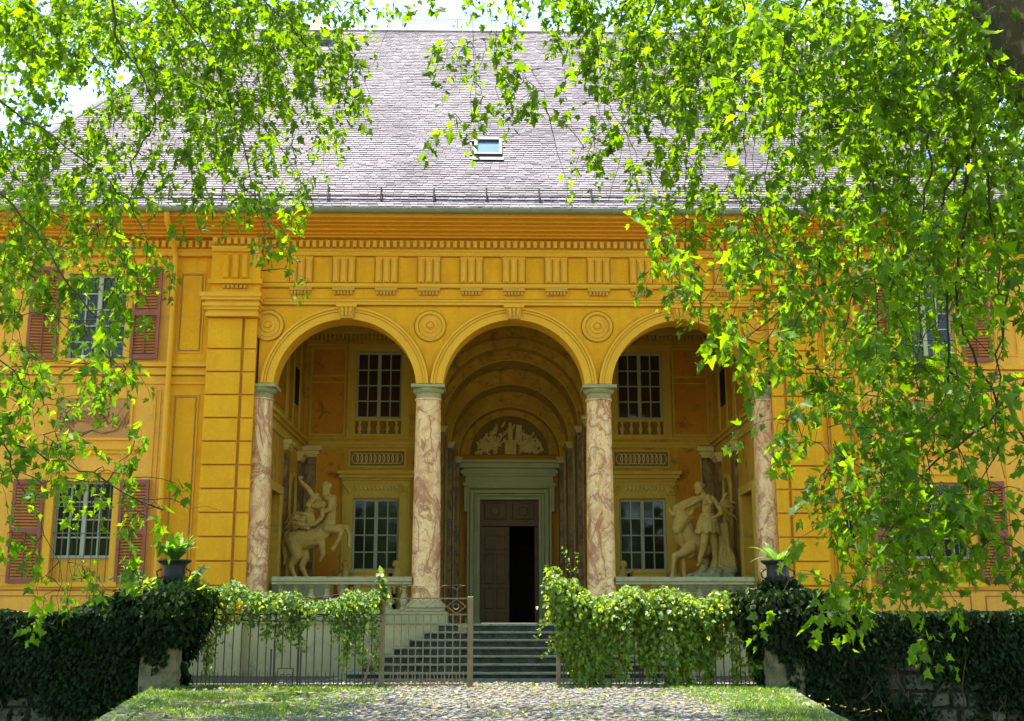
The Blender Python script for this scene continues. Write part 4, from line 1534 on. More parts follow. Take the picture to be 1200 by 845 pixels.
def roof():
    m = MB()
    BY = 16.0
    vs = [(-EX, EY, EZ), (EX, EY, EZ), (RX, RY, RZ), (-RX, RY, RZ), (-EX, BY, EZ), (EX, BY, EZ)]
    dn = 0.10
    vs = [(x, y, z - dn) for x, y, z in vs]
    m.add(vs, [(0, 1, 2, 3), (1, 5, 2), (5, 4, 3, 2), (4, 0, 3), (0, 4, 5, 1)])
    ro = m.build('roof', M['slate'], villa)
    n_ = Vector((0, -(RZ - EZ), RY - EY)).normalized()
    t_ = Vector((0, RY - EY, RZ - EZ))
    L = t_.length
    t_.normalize()
    expo = 0.118
    rows = int(L / expo)
    quads = []
    r = np.random.default_rng(5)
    Vs, Fs = [], []
    cnt = 0
    for i in range(rows):
        s0 = i * expo - 0.02
        f = max(0, s0) / L
        half = EX + (RX - EX) * f + 0.02
        x = -half - r.uniform(0, 0.1)
        while x < half:
            w = r.uniform(0.15, 0.21)
            x2 = min(x + w - 0.009, half)
            # leave the roof window free
            cx = (x + x2) / 2
            if not (-0.92 < cx < -0.23 and 2.58 < s0 < 3.60) and not (-5.72 < cx < -5.1 and 10.85 < s0 < 11.55):
                lift = r.uniform(0.013, 0.021)
                ds = r.uniform(-0.003, 0.003) + (r.uniform(-0.02, 0.02) if r.random() < 0.05 else 0)
                sk = r.uniform(-0.003, 0.003)
                sa, sb = s0 + ds, s0 + 0.20
                A = Vector((0, EY, EZ)) + t_ * sa
                B = Vector((0, EY, EZ)) + t_ * sb
                a0 = A + n_ * (lift - 0.0)
                b0 = B + n_ * (-0.008)
                a1 = A + n_ * (lift - 0.007)
                Vs += [(x, a0.y, a0.z), (x2, a0.y + sk * t_.y, a0.z + sk * t_.z), (x2, b0.y, b0.z), (x, b0.y, b0.z), (x, a1.y, a1.z), (x2, a1.y, a1.z)]
                Fs += [(cnt, cnt + 1, cnt + 2, cnt + 3), (cnt + 4, cnt + 5, cnt + 1, cnt)]
                Fs += [(cnt, cnt + 3, cnt + 4, cnt + 4)][:0]
                cnt += 6
            x += w
    np_mesh('slates', np.array(Vs), np.array(Fs), M['slate'], ro, 'stuff').data.shade_flat()
    # ridge capping and lightning wire
    m = MB()
    m.mold([(RY - 0.16, RZ - 0.13), (RY - 0.17, RZ - 0.09), (RY, RZ + 0.06), (RY + 0.17, RZ - 0.09), (RY + 0.16, RZ - 0.13)], -RX - 0.1, RX + 0.1)
    for s in (-1, 1):
        m.tube([(s * RX, RY, RZ - 0.02), (s * EX, EY, EZ - 0.03)], 0.10, 8)
        m.tube([(s * RX, RY, RZ - 0.02), (s * EX, BY, EZ - 0.03)], 0.10, 8)
    m.build('ridge_cap', M['zinc'], ro)
    m = MB()
    xs = [-RX + 0.3 + k * 1.62 for k in range(11)]
    for x in xs:
        m.tube([(x, RY, RZ), (x, RY, RZ + 0.36)], 0.012, 5)
    pts = []
    for a, b in zip(xs, xs[1:]):
        for q in (0, 0.5):
            pts.append((a + (b - a) * q, RY, RZ + 0.35 - 0.12 * q))
    m.tube(pts, 0.008, 4)
    m.build('lightning_wire', M['rail'], ro)
    # snow rail near the eave
    m = MB()
    P = Vector((0, EY, EZ)) + t_ * 0.62 + n_ * 0.16
    m.tube([(-EX + 0.3, P.y, P.z), (EX - 0.3, P.y, P.z)], 0.018, 6)
    P2 = Vector((0, EY, EZ)) + t_ * 0.50 + n_ * 0.06
    m.tube([(-EX + 0.3, P2.y, P2.z), (EX - 0.3, P2.y, P2.z)], 0.012, 6)
    sr = m.build('snow_rail', M['rail'], ro)
    x = -EX + 0.5
    while x < EX - 0.4:
        q = MB()
        A = Vector((x, EY, EZ)) + t_ * 0.75 + n_ * 0.03
        B = Vector((x, EY, EZ)) + t_ * 0.62 + n_ * 0.20
        C = Vector((x, EY, EZ)) + t_ * 0.36 + n_ * 0.03
        q.tube([A, B, C], 0.017, 5)
        q.build('rail_bracket', M['rail'], ro)
        x += 1.135
    # roof window
    def rp(x, s, h):
        return Vector((x, EY, EZ)) + t_ * s + n_ * h
    def slab(m, x0, x1, s0, s1, h0, h1):
        vs = [rp(x, s, h) for x in (x0, x1) for s in (s0, s1) for h in (h0, h1)]
        m.add(vs, [(0, 1, 3, 2), (4, 6, 7, 5), (0, 4, 5, 1), (2, 3, 7, 6), (0, 2, 6, 4), (1, 5, 7, 3)])
    m = MB()
    X0, X1, S0, S1 = -0.90, -0.25, 2.70, 3.60
    slab(m, X0, X0 + 0.07, S0, S1, -0.02, 0.10)
    slab(m, X1 - 0.07, X1, S0, S1, -0.02, 0.10)
    slab(m, X0 + 0.07, X1 - 0.07, S1 - 0.10, S1, -0.02, 0.12)
    slab(m, X0 + 0.07, X1 - 0.07, S0, S0 + 0.08, -0.02, 0.10)
    sk = m.build('roof_window', M['leadgrey'], ro)
    m = MB()
    slab(m, X0 - 0.04, X1 + 0.04, S0 - 0.22, S0 - 0.005, 0.035, 0.05)
    m.build('flashing', M['leadgrey'], ro)
    m = MB()
    slab(m, X0 + 0.07, X1 - 0.07, S0 + 0.08, S1 - 0.10, 0.02, 0.05)
    m.build('roof_window_pane', M['skyglass'], ro)
    # small roof vent near the ridge
    m = MB()
    slab(m, -5.70, -5.12, 10.9, 11.2, -0.02, 0.30)
    slab(m, -5.74, -5.08, 10.86, 11.5, 0.30, 0.34)
    m.build('roof_vent', M['zinc'], ro)
    # dormer-like roof light by the left hip
    m = MB()
    slab(m, -8.35, -8.0, 9.2, 10.6, 0.03, 0.09)
    m.build('side_roof_window', M['skyglass'], ro)
    m = MB()
    slab(m, 9.3, 10.3, 1.9, 3.0, 0.04, 0.09)
    m.build('side_roof_window', M['skyglass'], ro)


roof()

# ================================================================== STATUES OF THE LOGGIA
def sculpt(name, caps, mat, parent, voxel=0.018, smooth=3):
    m = MB()
    for c in caps:
        m.capsule(c[0], c[1], c[2], c[3], 10)
    o = m.build(name, mat, parent)
    r = o.modifiers.new('remesh', 'REMESH')
    r.mode = 'VOXEL'
    r.voxel_size = voxel
    r.use_smooth_shade = True
    sm = o.modifiers.new('smooth', 'SMOOTH')
    sm.factor = 0.5
    sm.iterations = smooth
    return o


def limb(pts, rs, f):
    """chain of tapered capsules; pts are (x, depth, z) in sculptor's units scaled by f"""
    q = [Vector(p) * f for p in pts]
    return [(a, b, ra * f, rb * f) for a, b, ra, rb in zip(q, q[1:], rs, rs[1:])]


U = 0.00376


def centaur():
    o = thing('centaur_statue', 'pale stone rearing centaur carrying off a woman, one arm raised, beside the left loggia window', 'statue', tuple(at(365.5, 700, 3.0).xy) + (at(366, 676, 3.0).z - 50 * U,))
    # local units: x right, z up, one unit = U metres; 0,0 = ground under the group
    def P(x, z, y=0):
        return (x - 240, y, 770 - z)
    C = []
    # horse barrel and rump
    C += limb([P(125, 505), P(180, 490), P(250, 480), P(305, 440), P(325, 400)], [68, 70, 62, 54, 44], U)
    C += limb([P(110, 480), P(150, 520)], [40, 52], U)
    # hind legs
    C += limb([P(125, 530, -25), P(140, 590, -30), P(105, 650, -25), P(125, 700, -25), P(150, 760, -30), P(172, 768, -38)], [50, 36, 20, 15, 16, 15], U)
    C += limb([P(165, 540, 25), P(185, 600, 28), P(165, 655, 22), P(190, 705, 22), P(215, 760, 25), P(236, 768, 15)], [46, 32, 19, 15, 15, 14], U)
    # fore legs, raised
    C += limb([P(320, 430, -30), P(370, 435, -40), P(412, 445, -42), P(400, 490, -45), P(375, 535, -48), P(362, 555, -48)], [34, 25, 18, 14, 13, 17], U)
    C += limb([P(325, 425, 30), P(385, 420, 30), P(435, 418, 30), P(452, 465, 28), P(456, 520, 28), P(452, 530, 26)], [32, 24, 17, 13, 12, 15], U)
    # tail
    C += limb([P(75, 450, 10), P(60, 520, 12), P(70, 600, 10), P(60, 650, 12)], [16, 20, 17, 6], U)
    # cloth hanging under the belly
    C += limb([P(290, 520, -20), P(300, 580, -25), P(285, 625, -20)], [26, 20, 8], U)
    horse = sculpt('centaur_body', C, M['statue'], o)
    # human trunk, arms, head
    D = []
    D += limb([P(332, 400), P(338, 330), P(325, 270), P(318, 235)], [42, 38, 44, 30], U)
    D += limb([P(318, 235), P(312, 205)], [19, 17], U)                                     # neck
    D += limb([P(318, 245, -30), P(345, 260, -42), P(342, 310, -58), P(300, 330, -62)], [24, 24, 18, 14], U)   # near arm round the woman
    D += limb([P(345, 235, 25), P(352, 285, 40), P(330, 330, 30)], [24, 18, 14], U)
    D += limb([P(305, 190, 0), P(303, 170, 0)], [27, 29], U)                               # skull
    D += limb([P(296, 196, -16), P(294, 218, -14), P(292, 236, -10)], [16, 15, 7], U)      # beard
    D += limb([P(293, 180, -26), P(289, 190, -30)], [4, 6], U)                             # nose
    for k in range(9):
        a = R(200 - 26 * k)
        D += limb([P(305 + 26 * math.cos(a), 165 - 22 * math.sin(a), -8), P(305 + 31 * math.cos(a), 162 - 27 * math.sin(a), 6)], [9, 7], U)   # curls
    for q in (-9, 6):
        D += limb([P(296 + q, 176, -25), P(300 + q, 175, -25)], [4, 4], U)                 # brows
    sculpt('centaur_torso', D, M['statue'], o, 0.013, 2)
    # the woman: torso, head, raised arm, second arm, legs under drapery
    W = []
    W += limb([P(215, 375, -40), P(210, 330, -42), P(222, 280, -42), P(240, 240, -40)], [42, 30, 34, 24], U)
    W += limb([P(205, 290, -70), P(208, 292, -72)], [17, 17], U)
    W += limb([P(238, 292, -70), P(241, 294, -72)], [17, 17], U)
    W += limb([P(240, 240, -38), P(255, 220, -38)], [15, 14], U)
    W += limb([P(235, 240, -40), P(205, 190, -42), P(162, 150, -44), P(146, 128, -46)], [20, 17, 13, 9], U)    # arm flung up
    for k in range(5):
        W += limb([P(148, 128, -46), P(138 + k * 7, 112 - abs(k - 2) * -3, -46 - k * 2), P(136 + k * 9, 104 + abs(k - 2) * 4, -50)], [6, 4.5, 3], U)
    W += limb([P(262, 250, -45), P(292, 300, -62), P(296, 360, -66), P(250, 405, -66), P(205, 412, -66)], [20, 17, 14, 12, 9], U)   # other arm
    for k in range(5):
        W += limb([P(205, 412, -66), P(186, 400 + 7 * k, -66), P(170, 402 + 8 * k, -62)], [7, 5, 3.5], U)
    W += limb([P(262, 288, -68), P(290, 285, -70)], [27, 26], U)                            # head resting
    W += limb([P(300, 300, -90), P(303, 304, -94)], [5, 5], U)
    for k in range(7):
        a = R(60 + 30 * k)
        W += limb([P(272 + 26 * math.cos(a), 285 - 24 * math.sin(a), -66), P(272 + 31 * math.cos(a + .2), 284 - 29 * math.sin(a + .2), -56)], [9, 8], U)
    sculpt('woman_figure', W, M['statue'], o, 0.013, 2)
    # drapery
    Dr = []
    for k in range(7):
        z = 345 + k * 13
        wv = (0, 26, -8, 34, 6, 20, -12)[k]
        Dr += limb([P(232 - k * 4, z + 8, -58), P(185 - k * 5, z - 2 + 7 * math.sin(k * 2), -60 - 9 * math.cos(k * 2.5)), P(138 - k * 3 - wv * 0.3, z - 10 + 10 * math.sin(k * 1.3), -46 - 6 * (k % 2)), P(92 - wv * 0.6 + 3 * k, z + 6 + wv * 0.5, -26), P(74 - wv * 0.8 + 4 * k, z + 26 + wv * 0.6, -12)], [13, 11, 12, 8, 3], U)
    sculpt('drapery', Dr, M['statue'], o, 0.012, 1)
    # rock plinth beneath
    m = MB()
    m.bevbox(-0.9, 0.45, -0.32, 0.28, FLOOR - o.location.z, 0.04, 0.03)
    m.build('base', M['palestone'], o)


def bull():
    o = thing('bull_statue', 'pale stone woman in short tunic with horned bull, beside the right loggia window', 'statue', tuple(at(821.4, 700, 3.0).xy) + (at(822, 676, 3.0).z - 50 * U,))
    def P(x, z, y=0):
        return (x - 430, y, 770 - z)
    B = []
    B += limb([P(470, 520, 45), P(400, 500, 35), P(350, 470, 15), P(335, 420, -5)], [88, 84, 74, 62], U)     # body and neck
    B += limb([P(325, 370, -30), P(305, 400, -50), P(287, 430, -62)], [56, 44, 36], U)                        # head
    B += limb([P(280, 428, -74), P(292, 440, -78)], [14, 14], U)
    B += limb([P(300, 455, -60), P(312, 490, -45), P(330, 540, -20)], [18, 20, 20], U)                         # dewlap
    B += limb([P(290, 340, -52), P(258, 340, -56), P(240, 318, -58), P(240, 298, -58)], [18, 15, 11, 5], U)     # horns
    B += limb([P(340, 335, -48), P(372, 338, -50), P(390, 312, -52), P(380, 285, -52)], [19, 16, 12, 5], U)
    B += limb([P(355, 358, -40), P(395, 362, -40)], [14, 8], U)                                                # ear
    B += limb([P(305, 335, -62), P(330, 335, -62)], [14, 15], U)
    for k in range(8):
        B += limb([P(298 + 6 * k, 322 + 4 * math.sin(k * 3), -60), P(300 + 6 * k, 336, -70)], [9, 7], U)
    B += limb([P(370, 540, -20), P(320, 580, -40), P(268, 592, -48), P(262, 640, -44), P(256, 700, -42), P(250, 722, -46)], [44, 28, 20, 15, 13, 17], U)
    B += limb([P(400, 560, 20), P(365, 590, -5), P(328, 588, -12), P(326, 640, -12), P(328, 700, -12), P(332, 716, -18)], [40, 28, 20, 16, 14, 17], U)
    B += limb([P(470, 560, 60), P(480, 640, 60), P(470, 720, 60)], [40, 24, 18], U)
    sculpt('bull_body', B, M['statue'], o)
    G = []
    G += limb([P(478, 420, -60), P(474, 345, -60), P(478, 285, -60), P(482, 245, -58)], [46, 31, 36, 28], U)
    for q in (-16, 16):
        G += limb([P(478 + q, 272, -84), P(478 + q, 276, -88)], [15, 15], U)
    G += limb([P(468, 240, -58), P(450, 205, -58)], [14, 14], U)
    G += limb([P(432, 190, -60), P(430, 172, -58)], [25, 27], U)
    G += limb([P(408, 188, -66), P(403, 193, -68)], [5, 4], U)
    G += limb([P(412, 206, -62), P(420, 212, -60)], [9, 11], U)
    G += limb([P(450, 165, -50), P(462, 160, -44)], [16, 12], U)                                            # bun
    for k in range(7):
        a = R(20 + 26 * k)
        G += limb([P(430 + 24 * math.cos(a), 172 - 25 * math.sin(a), -62), P(430 + 27 * math.cos(a + .3), 170 - 28 * math.sin(a + .3), -50)], [8, 7], U)
    G += limb([P(452, 238, -62), P(412, 258, -72), P(360, 290, -76), P(338, 300, -78)], [19, 15, 12, 9], U)
    for k in range(5):
        G += limb([P(338, 300, -78), P(326, 300 + 4 * k, -82), P(322, 308 + 5 * k, -86)], [6, 4.5, 3.5], U)
    G += limb([P(510, 245, -60), P(550, 300, -70), P(560, 335, -84), P(520, 362, -96), P(500, 368, -98)], [19, 16, 14, 11, 9], U)
    for k in range(5):
        G += limb([P(500, 368, -98), P(488, 360 + 5 * k, -100), P(480, 366 + 5 * k, -98)], [6, 4.5, 3.5], U)
    # legs
    G += limb([P(462, 450, -70), P(446, 520, -86), P(438, 560, -82), P(420, 610, -74), P(418, 645, -72), P(402, 655, -84)], [34, 25, 20, 17, 11, 10], U)
    G += limb([P(500, 460, -50), P(515, 530, -46), P(520, 600, -36), P(528, 648, -30), P(518, 656, -44)], [34, 25, 18, 12, 11], U)
    sculpt('goddess_figure', G, M['statue'], o, 0.013, 2)
    D = []
    for k in range(13):                                                                                      # pleated skirt
        x0 = 440 + k * 6
        x1 = 405 + k * 11.5
        yy = -60 - 42 * math.sin(math.pi * (k + 0.5) / 13)
        D += limb([P(x0, 345, yy + 8), P((x0 + x1) / 2, 395, yy - 4), P(x1, 450 + 8 * math.sin(k * 1.7), yy - 6 - 6 * (k % 2))], [9, 12, 11], U)
    D += limb([P(438, 382, -80), P(480, 392, -108), P(530, 375, -84)], [9, 9, 9], U)
    for k in range(6):                                                                                      # mantle over the bull's neck
        D += limb([P(445, 235 + k * 9, -40 + k * 3), P(390, 245 + k * 12, -44), P(330, 268 + k * 9, -46), P(275, 296 + k * 6, -48)], [12, 13, 12, 8], U)
    for k in range(9):                                                                                      # cloak flying behind
        a = R(-60 + 17 * k)
        D += limb([P(545, 300, -30), P(572 + 20 * math.cos(a), 300 - 45 * math.sin(a), -34), P(590 + (34 + 14 * (k % 3)) * math.cos(a), 305 - (74 + 12 * (k % 3)) * math.sin(a), -26 + 16 * (k % 2)), P(604 + (40 + 16 * (k % 3)) * math.cos(a), 318 - (80 + 20 * (k % 3)) * math.sin(a), -14)], [10, 12, 8, 3], U)
    for k in range(8):                                                                                      # cloak falling to the rock
        D += limb([P(540 + 8 * k, 400, -30), P(556 + 8 * k, 500 + 6 * k, -26 + 9 * (k % 2)), P(520 + 16 * k, 600, -30), P(500 + 20 * k, 680, -24)], [13, 14, 15, 18], U)
    sculpt('drapery', D, M['statue'], o, 0.012, 1)
    Rk = []
    rr = random.Random(9)
    for k in range(34):
        x = rr.uniform(385, 640)
        z = rr.uniform(max(672, 690 - (x - 385) * 0.35), 760)
        Rk += limb([P(x, z, rr.uniform(-70, 20)), P(x + rr.uniform(-45, 45), z + rr.uniform(0, 18), rr.uniform(-70, 20))], [rr.uniform(18, 38), rr.uniform(14, 30)], U)
    sculpt('rock', Rk, M['palestone'], o, 0.03, 1)
    m = MB()
    m.bevbox(-0.9, 0.98, -0.45, 0.30, FLOOR - o.location.z, 0.04, 0.03)
    m.build('base', M['palestone'], o)


centaur()
bull()


# stone planters with two small cherubs in front of the windows
def planter(s):
    x = s * 3.46
    o = thing('planter', 'stone planter carried by two cherubs below the %s loggia window' % ('left' if s < 0 else 'right'), 'planter', (x, 5.35, FLOOR + 0.16), 'cherub planters under the loggia windows')
    m = MB()
    prof = [(-0.20, 0.72), (-0.24, 0.78), (-0.24, 1.02), (-0.28, 1.08), (-0.28, 1.14), (-0.20, 1.14), (-0.20, 1.06), (0.20, 1.06), (0.20, 1.14), (0.28, 1.14), (0.28, 1.08), (0.24, 1.02), (0.24, 0.78), (0.20, 0.72)]
    m.mold(prof, -0.42, 0.42)
    m.build('trough', M['loggia_trim'], o)
    m = MB()
    m.bevbox(-0.5, 0.5, -0.22, 0.22, -0.16, 0.72, 0.04)
    m.build('stand', M['loggia_trim'], o)
    for q in (-1, 1):
        f = 0.0042
        def P(a, z, y=0):
            return (q * (155 + a), y - 66, z)
        C = []
        C += limb([P(0, 190), P(-4, 225), P(-2, 262)], [27, 23, 21], f)
        C += limb([P(-2, 268), P(-4, 280)], [9, 9], f)
        C += limb([P(-6, 300), P(-6, 306)], [21, 22], f)
        C += limb([P(-20, 300, -16), P(-22, 298, -19)], [4, 3], f)
        C += limb([P(12, 255), P(30, 232, -10), P(2, 222, -28)], [10, 9, 7], f)
        C += limb([P(-14, 256), P(-44, 262, -8), P(-62, 270, -4)], [10, 8, 6], f)
        C += limb([P(8, 186), P(28, 172, -26), P(24, 178 - 40, -30)], [17, 13, 9], f)
        C += limb([P(-10, 186), P(-14, 172, -30), P(-10, 136, -34)], [17, 13, 9], f)
        sculpt('cherub', C, M['statue'], o, 0.014, 2)


planter(-1)
planter(1)

# ================================================================== GATEPOSTS, URNS, FERNS
GY = -4.2


def gatepost(x, w, top, label):
    o = thing('gatepost', label, 'gatepost', (x, GY - 0.25, -2.2))
    m = MB()
    r = random.Random(int(abs(x) * 100))
    lv = 14
    H = top + 2.2
    vs = []
    ring = 16
    for j in range(lv + 1):
        z = H * j / lv
        for k in range(ring):
            side, q = divmod(k, 4)
            t = q / 4
            a = w / 2
            p = [(-a + 2 * a * t, -a), (a, -a + 2 * a * t), (a - 2 * a * t, a), (-a, a - 2 * a * t)][side]
            e = 0.9 if q == 0 else 1.0
            vs.append((p[0] * e + r.uniform(-0.012, 0.012), p[1] * e + r.uniform(-0.012, 0.012), z))
    fs = []
    for j in range(lv):
        for k in range(ring):
            k2 = (k + 1) % ring
            fs.append((j * ring + k, j * ring + k2, (j + 1) * ring + k2, (j + 1) * ring + k))
    fs.append(tuple(lv * ring + k for k in range(ring)))
    m.add(vs, fs)
    m.build('shaft', M['gatepost'], o, True)
    m = MB()
    a = w / 2
    m.bevbox(-a - 0.06, a + 0.06, -a - 0.06, a + 0.06, H, H + 0.09, 0.02)
    m.build('cap', M['gatepost'], o)
    return o


gatepost(-5.93, 0.66, 1.36, 'rendered left gatepost half hidden in ivy below the tall bushy fern')
gatepost(4.42, 0.66, 1.36, 'rendered right gatepost below the small arching fern')


def urn(x, label):
    o = thing('urn', label, 'urn', (x, GY - 0.25, 1.45), 'dark cast iron urns on the gateposts')
    m = MB()
    m.bevbox(-0.15, 0.15, -0.15, 0.15, 0, 0.07, 0.01)
    m.lathe([(0.13, 0.07), (0.12, 0.10), (0.06, 0.15), (0.05, 0.19), (0.085, 0.22)], (0, 0, 0), 22)
    m.build('foot', M['urn'], o, True)
    m = MB()
    m.lathe([(0.085, 0.22), (0.15, 0.25), (0.185, 0.32), (0.19, 0.42), (0.185, 0.50), (0.20, 0.56), (0.27, 0.61), (0.285, 0.625), (0.28, 0.645), (0.24, 0.64), (0.17, 0.58), (0.16, 0.55)], (0, 0, 0), 28)
    b = m.build('bowl', M['urn'], o, True)
    m = MB()
    for k in range(14):
        a = 2 * math.pi * k / 14
        m.tube([(0.10 * math.cos(a), 0.10 * math.sin(a), 0.235), (0.175 * math.cos(a), 0.175 * math.sin(a), 0.29), (0.195 * math.cos(a), 0.195 * math.sin(a), 0.37)], [0.012, 0.022, 0.012], 6)
    m.build('gadroon', M['urn'], b, True)
    for q in (-1, 1):
        m = MB()
        m.tube([(q * 0.19, 0, 0.33), (q * 0.27, 0, 0.36), (q * 0.29, 0, 0.45), (q * 0.20, 0, 0.50)], 0.014, 6)
        m.build('handle', M['urn'], o, True)
    return o


UL = urn(-5.84, 'dark footed urn on the left gatepost holding the tall bushy fern')
UR = urn(4.42, 'dark footed urn on the right gatepost holding the small arching fern')


def fern(x, z, n, L, spread, label, seed):
    o = thing('fern', label, 'fern', (x, GY - 0.25, z))
    r = random.Random(seed)
    for k in range(n):
        a = 2 * math.pi * k / n + r.uniform(-0.3, 0.3)
        ln = L * r.uniform(0.7, 1.1)
        out = spread * r.uniform(0.6, 1.15)
        pts, V, Fc = [], [], []
        steps = 16
        for i in range(steps + 1):
            t = i / steps
            rr_ = ln * out * t
            zz = ln * (1.05 * t * (1.2 - out * 0.5) - 0.75 * out * t * t)
            pts.append(Vector((rr_ * math.cos(a), rr_ * math.sin(a), zz)))
        m = MB()
        m.tube(pts, [0.006 * (1 - 0.8 * i / steps) for i in range(steps + 1)], 3)
        side = Vector((-math.sin(a), math.cos(a), 0))
        for i in range(2, steps + 1):
            t = i / steps
            w = 0.062 * L / 0.5 * math.sin(math.pi * (0.12 + 0.88 * t) ** 0.8) + 0.008
            d = (pts[i] - pts[i - 1]).normalized()
            for q in (-1, 1):
                tip = pts[i] + (side * q * 0.9 + d * 0.45 + Vector((0, 0, -0.22))) * w
                b0, b1 = pts[i] - d * 0.012, pts[i] + d * 0.012
                mid = (pts[i] + tip) / 2
                m.add([b0, b1, mid + d * 0.014, tip, mid - d * 0.012], [(0, 1, 2, 4), (4, 2, 3)])
        m.build('frond', M['fern'], o)
    return o


fern(-5.84, 2.05, 46, 0.66, 0.60, 'tall bushy green fern growing in the urn on the left gatepost', 3)
fern(4.42, 2.05, 12, 0.66, 0.85, 'small arching fern with few fronds in the urn on the right gatepost', 8)

# ================================================================== IRON FENCE AND GATES
ZB, ZT, ZU = 0.03, 1.19, 1.46


def bars(o, x0, x1, ym, sp, mat, zb, zt, first_mesh={}):
    key = (mat, round(zb, 2), round(zt, 2))
    if key not in first_mesh:
        mb = MB()
        mb.tube([(0, 0, zb), (0, 0, (zb + zt) / 2), (0, 0, zt)], 0.0105, 6)
        me = mb.mesh('bar')
        me.materials.append(M[mat])
        first_mesh[key] = me
    n = int(round((x1 - x0) / sp))
    for k in range(1, n):
        b = bpy.data.objects.new('bar', first_mesh[key])
        COL.objects.link(b)
        b.parent = o
        b.location = (x0 + (x1 - x0) * k / n + rnd.uniform(-0.004, 0.004), ym, 0)
        b.rotation_euler = (rnd.uniform(-0.004, 0.004), rnd.uniform(-0.004, 0.004), 0)


dog = {}


def dog_bars(o, x0, x1, ym, sp, mat):
    if mat not in dog:
        mb = MB()
        mb.tube([(0, 0, ZB), (0, 0, 0.20), (0, 0, 0.27)], [0.009, 0.009, 0.001], 5)
        me = mb.mesh('dog_bar')
        me.materials.append(M[mat])
        dog[mat] = me
    n = int(round((x1 - x0) / sp))
    for k in range(n):
        b = bpy.data.objects.new('dog_bar', dog[mat])
        COL.objects.link(b)
        b.parent = o
        b.location = (x0 + (x1 - x0) * (k + 0.5) / n, ym, rnd.uniform(-0.012, 0.012))


def rail(o, x0, x1, y, z, mat, t=0.012, name='rail'):
    MB().box(x0, x1, y - 0.009, y + 0.009, z - t, z + t).build(name, M[mat], o)


def fence(x0, x1, xm, label, seed):
    o = thing('iron_fence', label, 'fence', (0, 0, 0))
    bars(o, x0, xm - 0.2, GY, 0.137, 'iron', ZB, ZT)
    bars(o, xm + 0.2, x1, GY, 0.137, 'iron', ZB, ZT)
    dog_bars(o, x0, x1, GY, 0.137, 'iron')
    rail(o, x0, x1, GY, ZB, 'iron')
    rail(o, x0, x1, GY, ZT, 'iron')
    rail(o, x0, x1, GY + 0.02, ZU, 'iron')
    for q in (-0.2, 0.2):
        MB().box(xm + q - 0.016, xm + q + 0.016, GY - 0.016, GY + 0.016, -0.05, ZU + 0.05).build('standard', M['iron'], o)
        MB().tube([(xm + q * 1.25, GY - 0.03, 0.0), (xm + q * 1.25, GY - 0.03, 0.62)], 0.016, 6).build('drop_bolt', M['iron'], o)
    for q in (-0.07, 0.07):
        MB().tube([(xm + q, GY, 0.30), (xm + q, GY, ZT)], 0.0105, 6).build('bar', M['iron'], o)
    m = MB()
    path_ = [(-0.2, 0.17), (-0.13, 0.17), (-0.13, 0.30), (0.13, 0.30), (0.13, 0.06), (0.02, 0.06), (0.02, 0.20), (0.08, 0.20), (0.08, 0.12)]
    for (a, b), (c, d) in zip(path_, path_[1:]):
        m.tube([(xm + a, GY - 0.012, b), (xm + c, GY - 0.012, d)], 0.010, 4)
    for (a, b), (c, d) in zip(path_[4:], path_[5:]):
        m.tube([(xm - a, GY - 0.014, b), (xm - c, GY - 0.014, d)], 0.010, 4)
    m.build('key_ornament', M['iron'], o)
    return o


fence(-5.55, -2.36, -3.93, 'iron railing fence left of the open gate, its top rail overgrown with vine', 1)
fence(0.90, 4.05, 2.30, 'iron railing fence right of the entrance, almost fully covered by vine', 2)


def gate_leaf(x0, x1, label):
    o = thing('gate_leaf', label, 'gate', (0, 0, 0))
    bars(o, x0 + 0.03, x1 - 0.05, GY, 0.128, 'iron_pale', ZB, ZT)
    dog_bars(o, x0 + 0.05, x1 - 0.05, GY, 0.128, 'iron_pale')
    rail(o, x0, x1, GY, ZB + 0.0, 'iron_pale', 0.018)
    rail(o, x0, x1, GY, ZT, 'iron_pale', 0.012)
    rail(o, x0, x1, GY, ZU, 'iron_pale', 0.012)
    MB().bevbox(x1 - 0.05, x1 + 0.045, GY - 0.045, GY + 0.045, 0.0, ZU + 0.03, 0.006).build('end_post', M['iron_pale'], o)
    n = 4
    for k in range(n):
        a, b = x0 + 0.06 + (x1 - x0 - 0.14) * k / n, x0 + 0.06 + (x1 - x0 - 0.14) * (k + 1) / n
        m = MB()
        c = (a + b) / 2
        pts = [(a, GY, (ZT + ZU) / 2), (c, GY, ZU - 0.015), (b, GY, (ZT + ZU) / 2), (c, GY, ZT + 0.015), (a, GY, (ZT + ZU) / 2)]
        for p, q in zip(pts, pts[1:]):
            m.tube([p, q], 0.007, 4)
        m.build('lattice_diamond', M['iron_pale'], o)
    m = MB()
    c = x1 - 0.25
    m.tube([(c + 0.05 * math.cos(t * math.pi / 6), GY - 0.01, (ZT + ZU) / 2 + 0.05 * math.sin(t * math.pi / 6)) for t in range(13)], 0.007, 4)
    m.build('ring', M['iron_pale'], o)
    # wire scrolls on the top rail
    m = MB()
    x = x0 + 0.30
    while x < x1 - 0.1:
        m.tube([(x, GY, ZU), (x, GY, ZU + 0.17), (x + 0.05, GY, ZU + 0.21), (x + 0.13, GY, ZU + 0.22)], 0.005, 4)
        m.tube([(x, GY, ZU + 0.14), (x - 0.07, GY, ZU + 0.19), (x - 0.10, GY, ZU + 0.17)], 0.004, 4)
        x += 0.31
    m.tube([(x0 + 0.25, GY, ZU + 0.225), (x0 + 0.7, GY, ZU + 0.19), (x1 - 0.15, GY, ZU + 0.235)], 0.004, 4)
    m.build('wire_scroll', M['iron_pale'], o)
    MB().bevbox(x1 - 0.21, x1 - 0.052, GY - 0.035, GY + 0.03, 0.90, 1.0, 0.008).build('lock_box', M['iron_pale'], o)
    return o


